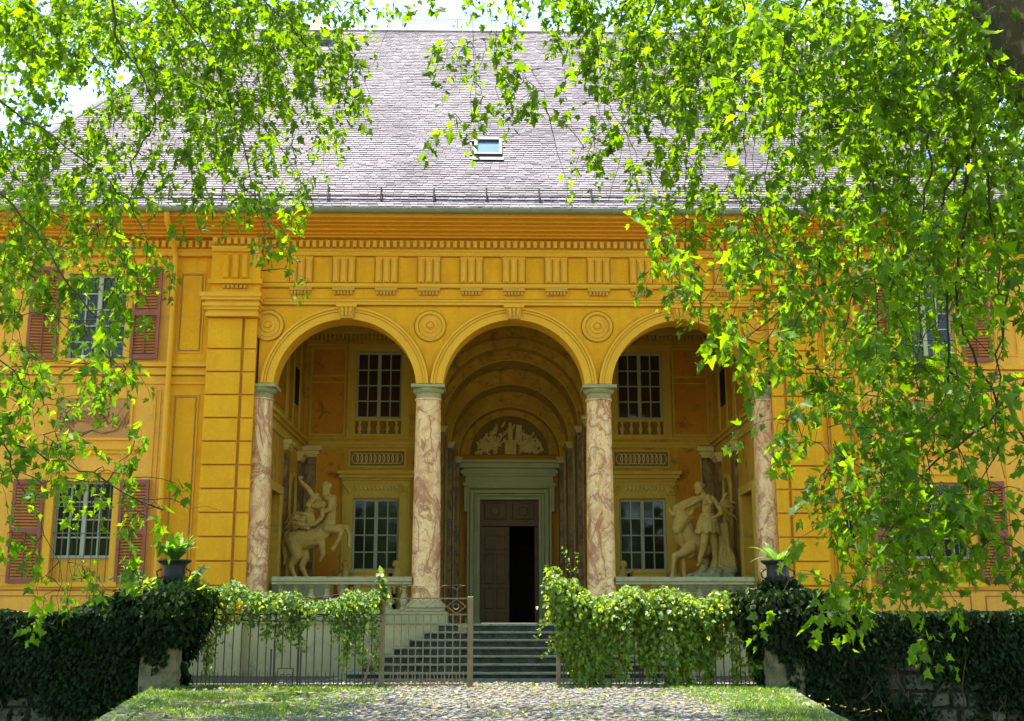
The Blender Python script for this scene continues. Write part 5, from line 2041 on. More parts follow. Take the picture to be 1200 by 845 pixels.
gate_leaf(-2.28, -0.82, 'free iron gate leaf with a lattice top band, standing closed before the steps')
o = thing('gate_leaf', 'iron gate leaf half hidden in bright vine at the right of the opening', 'gate', (0, 0, 0))
bars(o, 0.70, 1.0, GY + 0.05, 0.06, 'iron_pale', ZB, ZT)
dog_bars(o, 0.72, 0.98, GY + 0.05, 0.06, 'iron_pale')
rail(o, 0.64, 1.02, GY + 0.05, ZB, 'iron_pale', 0.016)
rail(o, 0.64, 1.02, GY + 0.05, ZT, 'iron_pale')
MB().bevbox(0.64, 0.71, GY - 0.04, GY + 0.04, 0.0, ZU, 0.006).build('end_post', M['iron_pale'], o)

o = thing('iron_post', 'slender rusty iron gate post between the fence and the free gate leaf', 'post', (-2.32, GY, 0))
m = MB()
m.bevbox(-0.042, 0.042, -0.042, 0.042, 0.0, 1.44, 0.006)
m.box(-0.06, 0.06, -0.06, 0.06, 0.0, 0.06)
m.build('shaft', M['iron_pale'], o)
MB().tube([(0, 0, 1.44), (0, 0, 1.70)], 0.022, 6).build('spike', M['iron_pale'], o)
MB().lathe([(0.06, 1.42), (0.065, 1.44), (0.05, 1.47)], (0, 0, 0), 12).build('collar', M['iron'], o)

m = MB()
m.tube([(-2.62, GY - 0.14, 0.0), (-2.50, GY - 0.08, 0.42), (-2.385, GY - 0.055, 0.84)], [0.025, 0.018, 0.014], 6)
tag(m.build('wooden_stake', M['iron_pale']), 'thin wooden stake leaning against the iron gate post', 'stake')

# ================================================================== IVY COVERED BOUNDARY WALLS
def ivy_patch(name, pts, nrm, size, mat, parent, seed):
    """pts (n,3) leaf positions, nrm (n,3) outward"""
    n = len(pts)
    T = rand_unit(n) * 0.55 + np.array([0, 0, -0.9]) + nrm * 0.25
    N = nrm + rand_unit(n) * 0.6
    sz = size * rng.uniform(0.65, 1.35, n)
    V, Fc = leaves_np(pts, T, N, sz, SMALL_V, SMALL_F)
    return np_mesh(name, V, Fc, M[mat], parent, 'stuff')


def boundary_wall(s, label):
    o = thing('boundary_wall', label, 'wall', (0, 0, 0))
    x0, x1 = (s * 6.25, s * 14.0) if s < 0 else (4.72, 14.0)
    xa, xb = xr(x0, x1)
    top = 1.20
    yF = GY - 0.30
    m = MB()
    m.box(xa, xb, yF + 0.06, GY + 0.15, -2.19, top)
    m.build('wall_core', M['mortar'], o)
    # rubble stones of the face
    z = -2.15
    r = random.Random(4 + s)
    view = 11.2
    while z < top - 0.05:
        h = r.uniform(0.17, 0.30)
        x = max(xa, -view)
        while x < min(xb, view):
            w = r.uniform(0.24, 0.55)
            q = MB()
            w = min(w, xb - x)
            if w > 0.08:
                d = r.uniform(-0.04, 0.03)
                a0, a1, b0, b1 = x + 0.015, x + w - 0.015, z + 0.012, z + h - 0.012
                j = lambda: r.uniform(-0.018, 0.018)
                vs = [(a0, yF + 0.08, b0), (a1, yF + 0.08, b0), (a1, yF + 0.08, b1), (a0, yF + 0.08, b1)]
                c = 0.03
                vs += [(a0 + c + j(), yF + d, b0 + c + j()), (a1 - c + j(), yF + d + j(), b0 + c + j()), (a1 - c + j(), yF + d + j(), b1 - c + j()), (a0 + c + j(), yF + d, b1 - c + j())]
                q.add(vs, [(4, 5, 6, 7), (0, 1, 5, 4), (1, 2, 6, 5), (2, 3, 7, 6), (3, 0, 4, 7)])
                q.build('stone', M['rubble'], o)
            x += w
        z += h
    # ivy
    t = thing('ivy', 'dark ivy blanket over the boundary wall %s' % ('left of the left gatepost' if s < 0 else 'right of the right gatepost'), 'ivy', (0, 0, 0), 'dark ivy on the boundary walls')
    n = 26000
    X = rng.uniform(xa if s > 0 else max(xa, -11.6), min(xb, 11.6), n)
    Z = top + 0.05 - (rng.random(n) ** 1.35) * 3.3
    # bare patches through a smooth pseudo noise
    f = np.sin(X * 2.1 + 1.3 * np.sin(Z * 1.9)) + np.sin(Z * 3.3 + X * 1.1) + np.sin(X * 5.3 - Z * 4.1) * 0.6
    dens = (Z - top) * -0.55 + 0.55 * f - 0.55
    keep = rng.random(n) > np.clip(dens, 0, 0.93)
    X, Z = X[keep], Z[keep]
    f = f[keep]
    bul = 0.10 + 0.10 * np.sin(X * 3.1 + Z * 2.0) + rng.uniform(0, 0.20, len(X)) * np.clip(1.2 + (Z - top) * 0.5, 0.25, 1.2)
    P = np.stack([X, yF - np.abs(bul), Z], 1)
    N = np.tile([0.0, -1.0, 0.35], (len(X), 1))
    ivy_patch('foliage', P, N, 0.085, 'ivy', t, 1)
    n = 9000
    X = rng.uniform(max(xa, -11.6), min(xb, 11.6), n)
    Y = rng.uniform(yF - 0.22, GY + 0.3, n)
    hump = 0.10 * np.sin(X * 1.7) + 0.06 * np.sin(X * 4.3 + 1) + (0.16 if s < 0 else 0.06)
    if s < 0:
        rise = np.clip((X + 7.6) / 1.5, 0, 1) ** 1.5 * 0.40
    else:
        rise = np.clip((6.0 - X) / 1.3, 0, 1) ** 1.3 * 0.50
    Zt = top - 0.05 + (hump + rise) * (1 - ((Y - GY + 0.05) / 0.55) ** 2) * rng.uniform(0.2, 1.0, n)
    P = np.stack([X, Y, Zt], 1)
    N = np.tile([0.0, -0.4, 1.0], (n, 1))
    ivy_patch('foliage', P, N, 0.10, 'ivy', t, 2)
    m = MB()
    for k in range(60):
        x = r.uniform(max(xa, -11), min(xb, 11))
        z0 = r.uniform(-1.6, 0.9)
        pts = [(x, yF - 0.06, z0)]
        for j_ in range(7):
            x += r.uniform(-0.16, 0.16)
            z0 += r.uniform(0.05, 0.28) * (1 if k % 3 else -1)
            pts.append((x, yF - 0.05 - r.uniform(0, 0.12), min(z0, top)))
        m.tube(pts, [0.012] * 8, 4)
    m.build('bare_stems', M['vine_stem'], t, kind='stuff')
    return o


boundary_wall(-1, 'rubble stone boundary wall left of the gate sinking into the dark moat')
boundary_wall(1, 'rubble stone boundary wall right of the gate sinking into the dark moat')


# ivy mantle on the two gateposts
def post_ivy(x, w, side, label, bright):
    t = thing('climbing_ivy', label, 'ivy', (x, GY - 0.25, 0))
    n = 7000
    a = rng.uniform(0, 2 * np.pi, n)
    z = rng.uniform(-0.6, 1.62, n)
    rad = (0.34 + 0.34 * np.clip((z - 0.3) / 1.0, 0, 1)) * rng.uniform(0.75, 1.15, n)
    X = np.cos(a) * rad * 1.1
    Yp = np.sin(a) * rad * 0.9
    f = np.sin(X * 9 + z * 4) + np.sin(z * 7 + a * 2)
    front = (Yp < -0.15) & (np.sign(X) == -side)
    keep = ~(front & (z < 0.7) & (f < 0.5))
    keep &= (z > 0.5) | (f > -0.2)
    N = np.stack([np.cos(a), np.sin(a), np.full(n, 0.4)], 1)
    P = np.stack([X, Yp, z], 1)[keep]
    ivy_patch('foliage', P, N[keep], 0.10, 'ivy', t, 3)
    n = 2600
    a = rng.uniform(0, 2 * np.pi, n)
    rr_ = np.sqrt(rng.random(n)) * 0.62
    X, Yp = np.cos(a) * rr_ * 1.15, np.sin(a) * rr_ * 0.9
    z = 1.54 + 0.30 * (1 - (rr_ / 0.62) ** 2) * rng.uniform(0.1, 1.1, n) - 0.35 * (rr_ / 0.62) ** 2
    P = np.stack([X, Yp, z], 1)
    keep = (np.hypot(X, Yp) > 0.16)
    ivy_patch('foliage', P[keep], np.tile([0, -0.3, 1.0], (keep.sum(), 1)), 0.11, 'vine' if bright else 'ivy', t, 4)
    return t


post_ivy(-5.93, 0.66, -1, 'ivy mantle with brighter tips round the left gatepost', True)
post_ivy(4.42, 0.66, 1, 'dark ivy mantle round the right gatepost', False)


# ================================================================== VINES ON THE FENCES
def fence_vine(name, label, x0, x1, ztop, zlow_fn, n, side, bright):
    t = thing(name, label, 'vine', (0, 0, 0))
    # stems: main cords along the rails and hanging shoots
    r = random.Random(int(x0 * 10))
    m = MB()
    for k in range(7):
        z = r.uniform(1.15, 1.5)
        pts = []
        x = x0 - 0.1
        while x < x1 + 0.1:
            z = min(max(z + r.uniform(-0.07, 0.07), 1.08), 1.55)
            pts.append((x, GY + r.uniform(-0.10, 0.10), z))
            x += r.uniform(0.12, 0.25)
        m.tube(pts, r.uniform(0.006, 0.013), 4)
    ns = int((x1 - x0) * 14)
    tips = []
    for k in range(ns):
        x = r.uniform(x0, x1)
        zl = zlow_fn(x) + r.uniform(-0.1, 0.35)
        z = 1.35
        pts = [(x, GY - 0.05, z)]
        yy = GY - 0.05
        while z > zl:
            x += r.uniform(-0.06, 0.06)
            z -= r.uniform(0.08, 0.16)
            yy += r.uniform(-0.05, 0.05)
            yy = min(max(yy, GY - 0.22), GY + 0.16)
            pts.append((x, yy, z))
        if len(pts) > 2:
            m.tube(pts, 0.0045, 3)
            tips += pts[1:]
    m.build('stems', M['vine_stem'], t, kind='stuff')
    # leaves: dense cushion along the top
    k = int(n * 0.72)
    X = rng.uniform(x0 + 0.02, x1 + 0.02, k) + rng.normal(0, 0.07, k)
    hump = ztop(X) + 0.05 * np.sin(X * 21) * np.sin(X * 8)
    q = rng.normal(0, 1, (k, 2))
    Yp = GY + q[:, 0] * 0.15
    lowz = np.array([max(zlow_fn(x) * 0.35 + 0.75, 1.02) for x in X]) + (0.0 if bright else 0.22) + 0.12 * np.sin(X * 13) + 0.09 * np.sin(X * 29 + 1)
    Z = lowz + (hump - lowz) * np.sqrt(rng.random(k)) - np.abs(q[:, 0]) * 0.06
    P = np.stack([X, Yp, Z], 1)
    N = np.stack([np.zeros(k), -0.6 + q[:, 0] * 0.3, np.full(k, 0.8)], 1)
    a1 = P
    n1 = N
    # leaves along the hanging shoots
    tp = np.array(tips)
    kk = int(n * 0.28)
    idx = rng.integers(0, len(tp), kk)
    P2 = tp[idx] + rng.normal(0, 0.045, (kk, 3))
    N2 = np.tile([0.0, -1.0, 0.4], (kk, 1)) + rand_unit(kk) * 0.4
    P = np.concatenate([a1, P2])
    N = np.concatenate([n1, N2])
    order = np.argsort(P[:, 1])
    P, N = P[order], N[order]
    T = rand_unit(len(P)) * 0.7 + np.array([0, -0.15, -0.8])
    sz = (0.082 if bright else 0.062) * rng.uniform(0.6, 1.35, len(P))
    V, Fc = leaves_np(P, T, N + rand_unit(len(P)) * 0.5, sz, SMALL_V, SMALL_F)
    np_mesh('foliage', V, Fc, M['vine_bright' if bright else 'vine'], t, 'stuff')
    return t


def ztopL(X):
    return 1.58 + 0.10 * np.sin(X * 2.3) + 0.06 * np.sin(X * 6.1) + 0.10 * np.clip((-4.6 - X), 0, 1)


def ztopR(X):
    return 1.60 + 0.07 * np.sin(X * 3.1 + 1) + 0.05 * np.sin(X * 7.7) + 0.42 * np.clip((1.35 - X) / 0.8, 0, 1) ** 1.2


def lowL(x):
    for c, w, d in ((-5.25, 0.22, 0.25), (-2.68, 0.16, 0.35), (-3.95, 0.15, 0.75)):
        if abs(x - c) < w:
            return d
    return 0.95 + 0.12 * math.sin(x * 5)


def lowR(x):
    if x < 1.1:
        return 0.25
    if x > 3.6:
        return 0.30
    return 0.28 + 0.2 * math.sin(x * 4.0) + 0.1 * math.sin(x * 9)


fence_vine('fence_vine', 'vine trailing along the top of the left iron fence, its dark stems hanging', -5.6, -2.35, ztopL, lowL, 7500, -1, False)
fence_vine('fence_vine', 'dense bright green vine swallowing the right iron fence', 0.55, 4.1, ztopR, lowR, 25000, 1, True)

# shoots: a fresh one round the iron post, airy ones at the right opening, leafy ones below the left urn
def shoot(m, pts, leaves, r, size, every=1):
    m.tube(pts, [0.006 * (1 - 0.6 * i / len(pts)) for i in range(len(pts))], 4)
    for p in pts[1::every]:
        for k in range(r.randint(1, 3)):
            leaves.append((p[0] + r.uniform(-0.03, 0.03), p[1] + r.uniform(-0.03, 0.03), p[2] + r.uniform(-0.03, 0.03), size))


def shoots(name, label, lines, mat, lv=SMALL_V, lf=SMALL_F):
    t = thing(name, label, 'vine')
    m = MB()
    L = []
    r = random.Random(len(lines))
    for pts, size in lines:
        dense = []
        for a, b in zip(pts, pts[1:]):
            for k in range(5):
                q = k / 5
                dense.append(tuple(a[i] + (b[i] - a[i]) * q + r.uniform(-0.012, 0.012) for i in range(3)))
        dense.append(pts[-1])
        shoot(m, dense, L, r, size)
    m.build('stems', M['vine_stem'], t, kind='stuff')
    A = np.array(L)
    n = len(A)
    V, Fc = leaves_np(A[:, :3], rand_unit(n) + np.array([0, -0.1, -0.4]), rand_unit(n) + np.array([0, -0.7, 0.5]), A[:, 3] * rng.uniform(0.6, 1.2, n), lv, lf)
    np_mesh('leaves', V, Fc, M[mat], t, 'stuff')
    return t


shoots('post_shoot', 'sunlit yellow-green shoot wrapped round the iron gate post', [
    ([(-2.30, GY - 0.06, 1.2), (-2.38, GY - 0.08, 1.45), (-2.30, GY - 0.07, 1.62), (-2.36, GY - 0.05, 1.85)], 0.13),
    ([(-2.36, GY - 0.06, 1.4), (-2.26, GY - 0.06, 1.72)], 0.12),
    ([(-2.72, GY - 0.08, 1.25), (-2.66, GY - 0.1, 0.9), (-2.70, GY - 0.1, 0.55), (-2.62, GY - 0.1, 0.35)], 0.11),
], 'vine')
shoots('airy_shoots', 'thin pinkish shoots reaching into the gate opening from the vine', [
    ([(0.78, GY, 1.75), (0.70, GY, 1.95), (0.60, GY - 0.05, 1.98), (0.48, GY - 0.05, 1.90)], 0.07),
    ([(0.90, GY, 1.85), (0.84, GY, 2.15), (0.76, GY, 2.35)], 0.05),
    ([(0.95, GY, 1.9), (1.02, GY, 2.1), (1.0, GY, 2.25)], 0.05),
    ([(0.70, GY, 1.2), (0.50, GY - 0.1, 1.1), (0.38, GY - 0.1, 0.98), (0.30, GY - 0.1, 0.80)], 0.06),
    ([(0.62, GY, 0.95), (0.50, GY - 0.05, 0.70), (0.44, GY - 0.05, 0.45)], 0.07),
], 'vine')
shoots('leafy_shoots', 'large bright leaves sprouting round the left urn', [
    ([(-6.05, GY - 0.5, 1.5), (-6.3, GY - 0.55, 1.75), (-6.5, GY - 0.55, 1.95)], 0.19),
    ([(-6.0, GY - 0.55, 1.45), (-6.35, GY - 0.6, 1.5), (-6.55, GY - 0.6, 1.62)], 0.19),
    ([(-5.95, GY - 0.6, 1.4), (-6.1, GY - 0.65, 1.25), (-6.3, GY - 0.65, 1.35)], 0.18),
    ([(-5.6, GY - 0.5, 1.55), (-5.45, GY - 0.5, 1.75), (-5.3, GY - 0.5, 1.95)], 0.18),
    ([(-5.55, GY - 0.5, 1.5), (-5.35, GY - 0.55, 1.6), (-5.15, GY - 0.55, 1.62)], 0.18),
    ([(-6.2, GY - 0.5, 1.45), (-6.55, GY - 0.5, 1.85), (-6.4, GY - 0.5, 2.05)], 0.17),
], 'vine', LEAF_V, LEAF_F)

# ================================================================== GRASS, WEEDS, FALLEN LEAVES
def grass():
    P = []
    n = 150000
    X = rng.uniform(-7, 6, n)
    Y = -1.5 - rng.random(n) * 13.5
    xl = np.interp(-Y, [-p[1] for p in pathL], [p[0] for p in pathL])
    xr_ = np.interp(-Y, [-p[1] for p in pathR], [p[0] for p in pathR])
    inside = (X > xl - 0.03) & (X < xr_ - 0.02) & (Y < -4.25)
    f = np.sin(X * 1.9 + np.sin(Y * 1.1) * 2) + np.sin(Y * 2.7 + X) + 0.7 * np.sin(X * 5.1 - Y * 3.3)
    left = np.clip((-1.9 - X) / 1.3, 0, 1)
    right = np.clip((X - 2.2 + np.clip(-Y - 7, 0, 5) * 0.05) / 0.8, 0, 1)
    near_fence = np.clip(1 - np.abs(Y + 4.55) / 0.45, 0, 1) * ((X < -2.2) | (X > 0.6))
    mid = (f > 1.7) * 0.25 * (np.abs(X) < 3)
    d = np.clip(left * (0.45 + 0.35 * f) + right * (0.9 + 0.15 * f) + near_fence * 0.7 + mid, 0, 1)
    keep = inside & (rng.random(n) < d)
    X, Y = X[keep], Y[keep]
    n = len(X)
    h = rng.uniform(0.025, 0.075, n)
    w = rng.uniform(0.005, 0.011, n)
    a = rng.uniform(0, np.pi, n)
    lean = rng.normal(0, 0.035, (n, 2))
    base = np.stack([X, Y, np.full(n, 0.0)], 1)
    dx = np.stack([np.cos(a) * w, np.sin(a) * w, np.zeros(n)], 1)
    tip = base + np.stack([lean[:, 0], lean[:, 1], h], 1)
    V = np.stack([base - dx, base + dx, tip], 1).reshape(-1, 3)
    Fc = np.arange(3 * n).reshape(n, 3)
    o = np_mesh('grass', V, Fc, M['grass'], None, 'stuff')
    o['label'] = 'short grass on both sides of the cobbled path'
    o['category'] = 'grass'
    # broad weeds
    n = 5200
    X = rng.uniform(-6, 5, n)
    Y = rng.uniform(-11, -4.3, n)
    xl = np.interp(-Y, [-p[1] for p in pathL], [p[0] for p in pathL])
    xr_ = np.interp(-Y, [-p[1] for p in pathR], [p[0] for p in pathR])
    f = np.sin(X * 2.9 + Y) + np.sin(Y * 3.7 - X * 2)
    d = np.clip((-2.2 - X) / 1.2, 0, 1) * 0.8 + np.clip((X - 2.3) / 1.0, 0, 1) * 0.5 + np.clip(1 - np.abs(Y + 4.5) / 0.35, 0, 1) * 0.6 + 0.06
    keep = (X > xl) & (X < xr_) & (rng.random(n) < d * (0.5 + 0.35 * f))
    P = np.stack([X, Y, np.full(len(X), 0.02)], 1)[keep]
    n = len(P)
    T = rand_unit(n) * np.array([1, 1, 0.2]) + np.array([0, 0, 0.25])
    V, Fc = leaves_np(P, T, np.tile([0, 0, 1.0], (n, 1)) + rand_unit(n) * 0.35, rng.uniform(0.04, 0.10, n), SMALL_V, SMALL_F)
    o = np_mesh('weeds', V, Fc, M['grass'], None, 'stuff')
    o['label'] = 'small broad-leaved weeds along the fence foot and path edges'
    o['category'] = 'weeds'
    # fallen leaves
    n = 900
    P = np.stack([rng.uniform(-5, 4.2, n), rng.uniform(-11, -2.4, n), np.full(n, 0.025)], 1)
    P = P[(P[:, 0] > -0.25 * 0 - 4.6)]
    n = len(P)
    V, Fc = leaves_np(P, rand_unit(n) * np.array([1, 1, 0.15]), np.tile([0, 0, 1.0], (n, 1)) + rand_unit(n) * 0.3, rng.uniform(0.03, 0.07, n), SMALL_V, SMALL_F)
    o = np_mesh('fallen_leaves', V, Fc, M['dry_leaf'], None, 'stuff')
    o['label'] = 'scattered yellow fallen leaves on the cobbles'
    o['category'] = 'leaves'


M['dry_leaf'] = leafmat('dry_leaf', (0.38, 0.28, 0.06), (0.3, 0.2, 0.03), 0.4, 0.3, 0.04)
grass()

# ================================================================== THE PLANE TREES
# Density of foliage read off the photograph, 40 px cells, 0 = open, 9 = closed; rows from the top.
CELLS = [
    "999999999842245699999999999999",
    "999999999830024348999999999999",
    "776588878850053517999999999999",
    "665557875630044025767878899999",
    "877657764300000016565658777899 "[:30],
    "887745543200000000376656788789"[:30],
    "777732175100000000267777788888",
    "876720033000000000067788888888",
    "756730011000000000016766688887",
    "655630000000000000005555788875",
    "633430000000000000001566788754",
    "554510000000000000000126788764",
    "652000000000000000000004787665",
    "565300000000000000000005787676",
    "354342100000000000000004668764",
    "213230000000000000000000688755",
    "434000000000000000000000267545",
    "043000000000000000000002657313",
    "030000000000000000000001204000",
]


def tree_parts(root_label, group, trunk_pts, trunk_r, limbs, depth_fn, cols, seed, extra, near_count=300):
    """limbs: list of polylines [(px, py, Y), ...] or world points; the twigs grow from them"""
    t = thing('plane_tree', root_label, 'tree', (trunk_pts[0][0], trunk_pts[0][1], trunk_pts[0][2]), group)
    org = Vector(trunk_pts[0])
    r = random.Random(seed)
    g = np.random.default_rng(seed)
    m = MB()
    # trunk: resampled with slight bumps
    tp = [Vector(p) for p in trunk_pts]
    dense, rad = [], []
    for i, (a, b) in enumerate(zip(tp, tp[1:])):
        for k in range(6):
            q = k / 6
            dense.append(a.lerp(b, q) + Vector((r.uniform(-0.02, 0.02), r.uniform(-0.02, 0.02), 0)) - org)
            rad.append((trunk_r[i] * (1 - q) + trunk_r[i + 1] * q) * r.uniform(0.95, 1.06))
    m.tube(dense, rad, 18)
    m.build('trunk', M['bark'], t, True)
    # limbs
    nodes, nrad = [], []
    for lm in limbs:
        pts = [Vector(p) for p in lm['p']]
        r0, r1 = lm['r']
        d = []
        for i, (a, b) in enumerate(zip(pts, pts[1:])):
            seg = max(2, int((b - a).length / 0.14))
            for k in range(seg):
                d.append(a.lerp(b, k / seg))
        d.append(pts[-1])
        # smooth and roughen
        for _ in range(2):
            d = [d[0]] + [(d[i - 1] + d[i] * 2 + d[i + 1]) / 4 for i in range(1, len(d) - 1)] + [d[-1]]
        d = [p + Vector((r.uniform(-1, 1), r.uniform(-1, 1), r.uniform(-1, 1))) * 0.03 for p in d]
        rr_ = [(r0 + (r1 - r0) * min(1, 1.25 * i / max(1, len(d) - 1)) ** 0.8) * 0.78 * r.uniform(0.9, 1.12) for i in range(len(d))]
        q = MB()
        q.tube([p - org for p in d], rr_, 7)
        q.build('limb', M[lm.get('m', 'twig')], t, True)
        nodes += d
        nrad += rr_
    NP = np.array([tuple(p) for p in nodes])
    # clusters
    cl = []
    for row, line in enumerate(CELLS):
        for col in range(30):
            if not (cols[0] <= col < cols[1]):
                continue
            c = int(line[col])
            if c == 0:
                continue
            cov = min(0.985, c / 9.3)
            want = -math.log(1 - cov) * ((8.6 if row < 7 else 7.0 if row < 9 else 4.6) if cols[0] == 0 else ((7.2 if col > 23 else 6.0) if row < 9 else 4.9))
            n = int(want) + (1 if r.random() < want - int(want) else 0)
            while n > 0:
                px = col * 40 + r.uniform(0, 40)
                py = row * 40 + r.uniform(-18, 22)
                c0 = at(px, py, depth_fn(px, py, r))
                for k in range(min(n, r.randint(2, 5))):            # shoots grow in bunches
                    cl.append(c0 + Vector((r.gauss(0, 0.10), r.gauss(0, 0.14), r.gauss(0, 0.09))))
                    n -= 1
    for fn in extra:
        cl += fn(r)
    C = np.array([tuple(c) for c in cl])
    # grow connecting branchlets: nearest cluster to the skeleton first
    d2 = ((C[:, None, :] - NP[None, ::3, :]) ** 2).sum(-1).min(1)
    order = np.argsort(d2)
    pool = list(NP)
    PN = np.zeros((len(NP) + len(C) * 7 + 10, 3))
    PN[:len(NP)] = NP
    cnt = len(NP)
    tw = MB()
    Lp, Ld, Ln, Ls = [], [], [], []
    for ci in order:
        c = C[ci]
        dd = PN[:cnt] - c
        w = (dd ** 2).sum(1) + np.clip(c[2] - PN[:cnt, 2], 0, None) ** 2 * 1.2
        j = int(np.argmin(w))
        a = Vector(PN[j])
        b = Vector(c)
        L = (b - a).length
        seg = max(2, min(6, int(L / 0.16) + 1))
        sag = Vector((r.uniform(-0.12, 0.12), r.uniform(-0.12, 0.12), 0.16)) * min(L, 0.5)
        pts = []
        for k in range(seg + 1):
            q = k / seg
            p = a.lerp(b, q) + sag * (4 * q * (1 - q)) * 0.6
            if 0 < k < seg:
                p += Vector((r.uniform(-1, 1), r.uniform(-1, 1), r.uniform(-1, 1))) * 0.02
            pts.append(p)
        r0 = 0.0045 + min(0.009, L * 0.006)
        tw.tube([p - org for p in pts], [r0 + (0.003 - r0) * k / seg for k in range(seg + 1)], 3)
        for p in pts[1:]:
            PN[cnt] = p
            cnt += 1
        # the leafy shoot at the end, drooping
        d = (pts[-1] - pts[-2]).normalized()
        d = (d * 0.6 + Vector((r.uniform(-0.7, 0.7), r.uniform(-0.7, 0.7), r.uniform(-0.9, 0.25)))).normalized()
        p = b.copy()
        sp = [p.copy()]
        nl = r.randint(7, 12)
        step = r.uniform(0.030, 0.050)
        size = r.uniform(0.080, 0.140)
        for k in range(nl):
            d = (d + Vector((r.uniform(-0.3, 0.3), r.uniform(-0.3, 0.3), -0.16))).normalized()
            p = p + d * step
            sp.append(p.copy())
            side = d.cross(Vector((r.uniform(-1, 1), r.uniform(-1, 1), r.uniform(-1, 1)))).normalized()
            stalk = side * r.uniform(0.03, 0.065)
            base = p + stalk
            Lp.append(base - org)
            Ld.append(side * 0.75 + d * 0.35 + Vector((r.uniform(-.35, .35), r.uniform(-.35, .35), r.uniform(-1.0, 0.05))))
            Ln.append(Vector((r.uniform(-0.75, 0.75), r.uniform(-0.9, 0.6), r.uniform(0.15, 1.0))))
            Ls.append(size * r.uniform(0.55, 1.2) * (0.75 if k > nl - 3 else 1))
        tw.tube([q - org for q in sp[::2]], 0.0025, 3)
    tw.build('twigs', M['twig'], t, kind='stuff')
    Lp, Ld, Ln, Ls = np.array([tuple(v) for v in Lp]), np.array([tuple(v) for v in Ld]), np.array([tuple(v) for v in Ln]), np.array(Ls)
    # the leaves that show largest become single parts
    W = Lp + np.array(org)
    dist = (W[:, 1] - EYE[1])
    pxx = 600 + 1410 * (W[:, 0] - EYE[0]) / dist
    inf = (pxx > 5) & (pxx < 1195) & (W[:, 2] - EYE[2] < dist * 0.50) & (dist > 3)
    score = np.where(inf, Ls / dist, 0)
    top = np.argsort(-score)[:near_count]
    lm_ = bpy.data.meshes.new('leaf')
    lm_.from_pydata([tuple(v) for v in LEAF_V], [], [tuple(int(i) for i in f) for f in LEAF_F])
    lm_.materials.append(M['leaf'])
    for i in top:
        T = Vector(Ld[i]).normalized()
        X = T.cross(Vector(Ln[i])).normalized()
        Z = X.cross(T)
        s_ = Ls[i]
        o = bpy.data.objects.new('leaf', lm_)
        COL.objects.link(o)
        o.parent = t
        o.matrix_local = Matrix(((X.x * s_, T.x * s_, Z.x * s_, Lp[i][0]), (X.y * s_, T.y * s_, Z.y * s_, Lp[i][1]), (X.z * s_, T.z * s_, Z.z * s_, Lp[i][2]), (0, 0, 0, 1)))
    mask = np.ones(len(Lp), bool)
    mask[top] = False
    V, Fc = leaves_np(Lp[mask], Ld[mask], Ln[mask], Ls[mask])
    np_mesh('foliage', V, Fc, M['leaf'], t, 'stuff')
    return t, org


def A3(lst):
    return [at(*p) for p in lst]


def shade_canopy(n, xr_, yr_, zfn):  # unseen crown shoots, added to shade the walls and the path
    """shoots of the crown above and beside the picture"""
    def f(r):
        out = []
        for k in range(n):
            x, y = r.uniform(*xr_), r.uniform(*yr_)
            z = zfn(x, y, r)
            out.append(Vector((x, y, z)))
        return out
    return f


def dl(px, py, r):
    # left tree: lower sprays are nearer the camera
    if py > 420:
        return -13.2 + r.uniform(-0.7, 0.7)
    base = -11.5 + 2.5 * r.random() - (py / 420) * 1.6
    if r.random() < 0.45:
        base += r.uniform(1.5, 5.0)
    return base


def dr(px, py, r):
    if px < 650:
        return -13.0 + r.uniform(-0.5, 0.5)
    if px < 850 and py < 240:
        return -11.5 + r.uniform(-1.5, 3.0)
    if py > 440:
        return -14.6 + r.uniform(-1.0, 1.2)
    b = -14.0 + r.uniform(-1.6, 1.6)
    if r.random() < 0.5:
        b += r.uniform(1.5, 7)
    return b


TLT = [(-9.0, -14.5, -2.2), (-8.8, -14.4, 2.0), (-8.2, -14.0, 6.5), (-7.6, -13.4, 10.5)]
limbsL = [
    dict(p=[(-8.4, -14.1, 5.0)] + A3([(-60, 60, -12.6), (0, 120, -12.2), (50, 152, -12.0), (105, 190, -11.7), (150, 235, -11.3)]), r=(0.06, 0.012)),
    dict(p=[(-8.0, -13.8, 8.0)] + A3([(60, -90, -12.6), (135, -10, -12.4), (132, 42, -12.3), (160, 78, -12.2), (184, 120, -12.0), (185, 158, -11.9), (156, 176, -11.9), (155, 205, -11.8)]), r=(0.07, 0.011)),
    dict(p=[(-7.6, -13.4, 10.0)] + A3([(170, -120, -12.0), (205, 5, -11.6), (240, 52, -11.2), (262, 92, -11.0), (275, 142, -10.8)]), r=(0.08, 0.015), m='bark'),
    dict(p=[(-7.6, -13.4, 10.3)] + A3([(240, -130, -11.4), (300, -10, -10.8), (338, 28, -10.5), (372, 62, -10.3), (395, 110, -10.0)]), r=(0.07, 0.012)),
    dict(p=[(-8.5, -14.2, 4.2)] + A3([(-60, 170, -13.4), (8, 231, -13.0), (40, 268, -12.9), (75, 322, -12.8), (92, 352, -12.7), (118, 372, -12.6)]), r=(0.055, 0.012)),
    dict(p=[(-8.7, -14.3, 3.0)] + A3([(-70, 372, -13.6), (0, 370, -13.4), (60, 366, -13.3), (112, 378, -13.2)]), r=(0.04, 0.007)),
    dict(p=[(-8.8, -14.4, 1.8)] + A3([(-60, 480, -13.6), (0, 514, -13.4), (60, 536, -13.3), (128, 562, -13.2), (165, 588, -13.2), (189, 600, -13.1)]), r=(0.045, 0.010)),
]
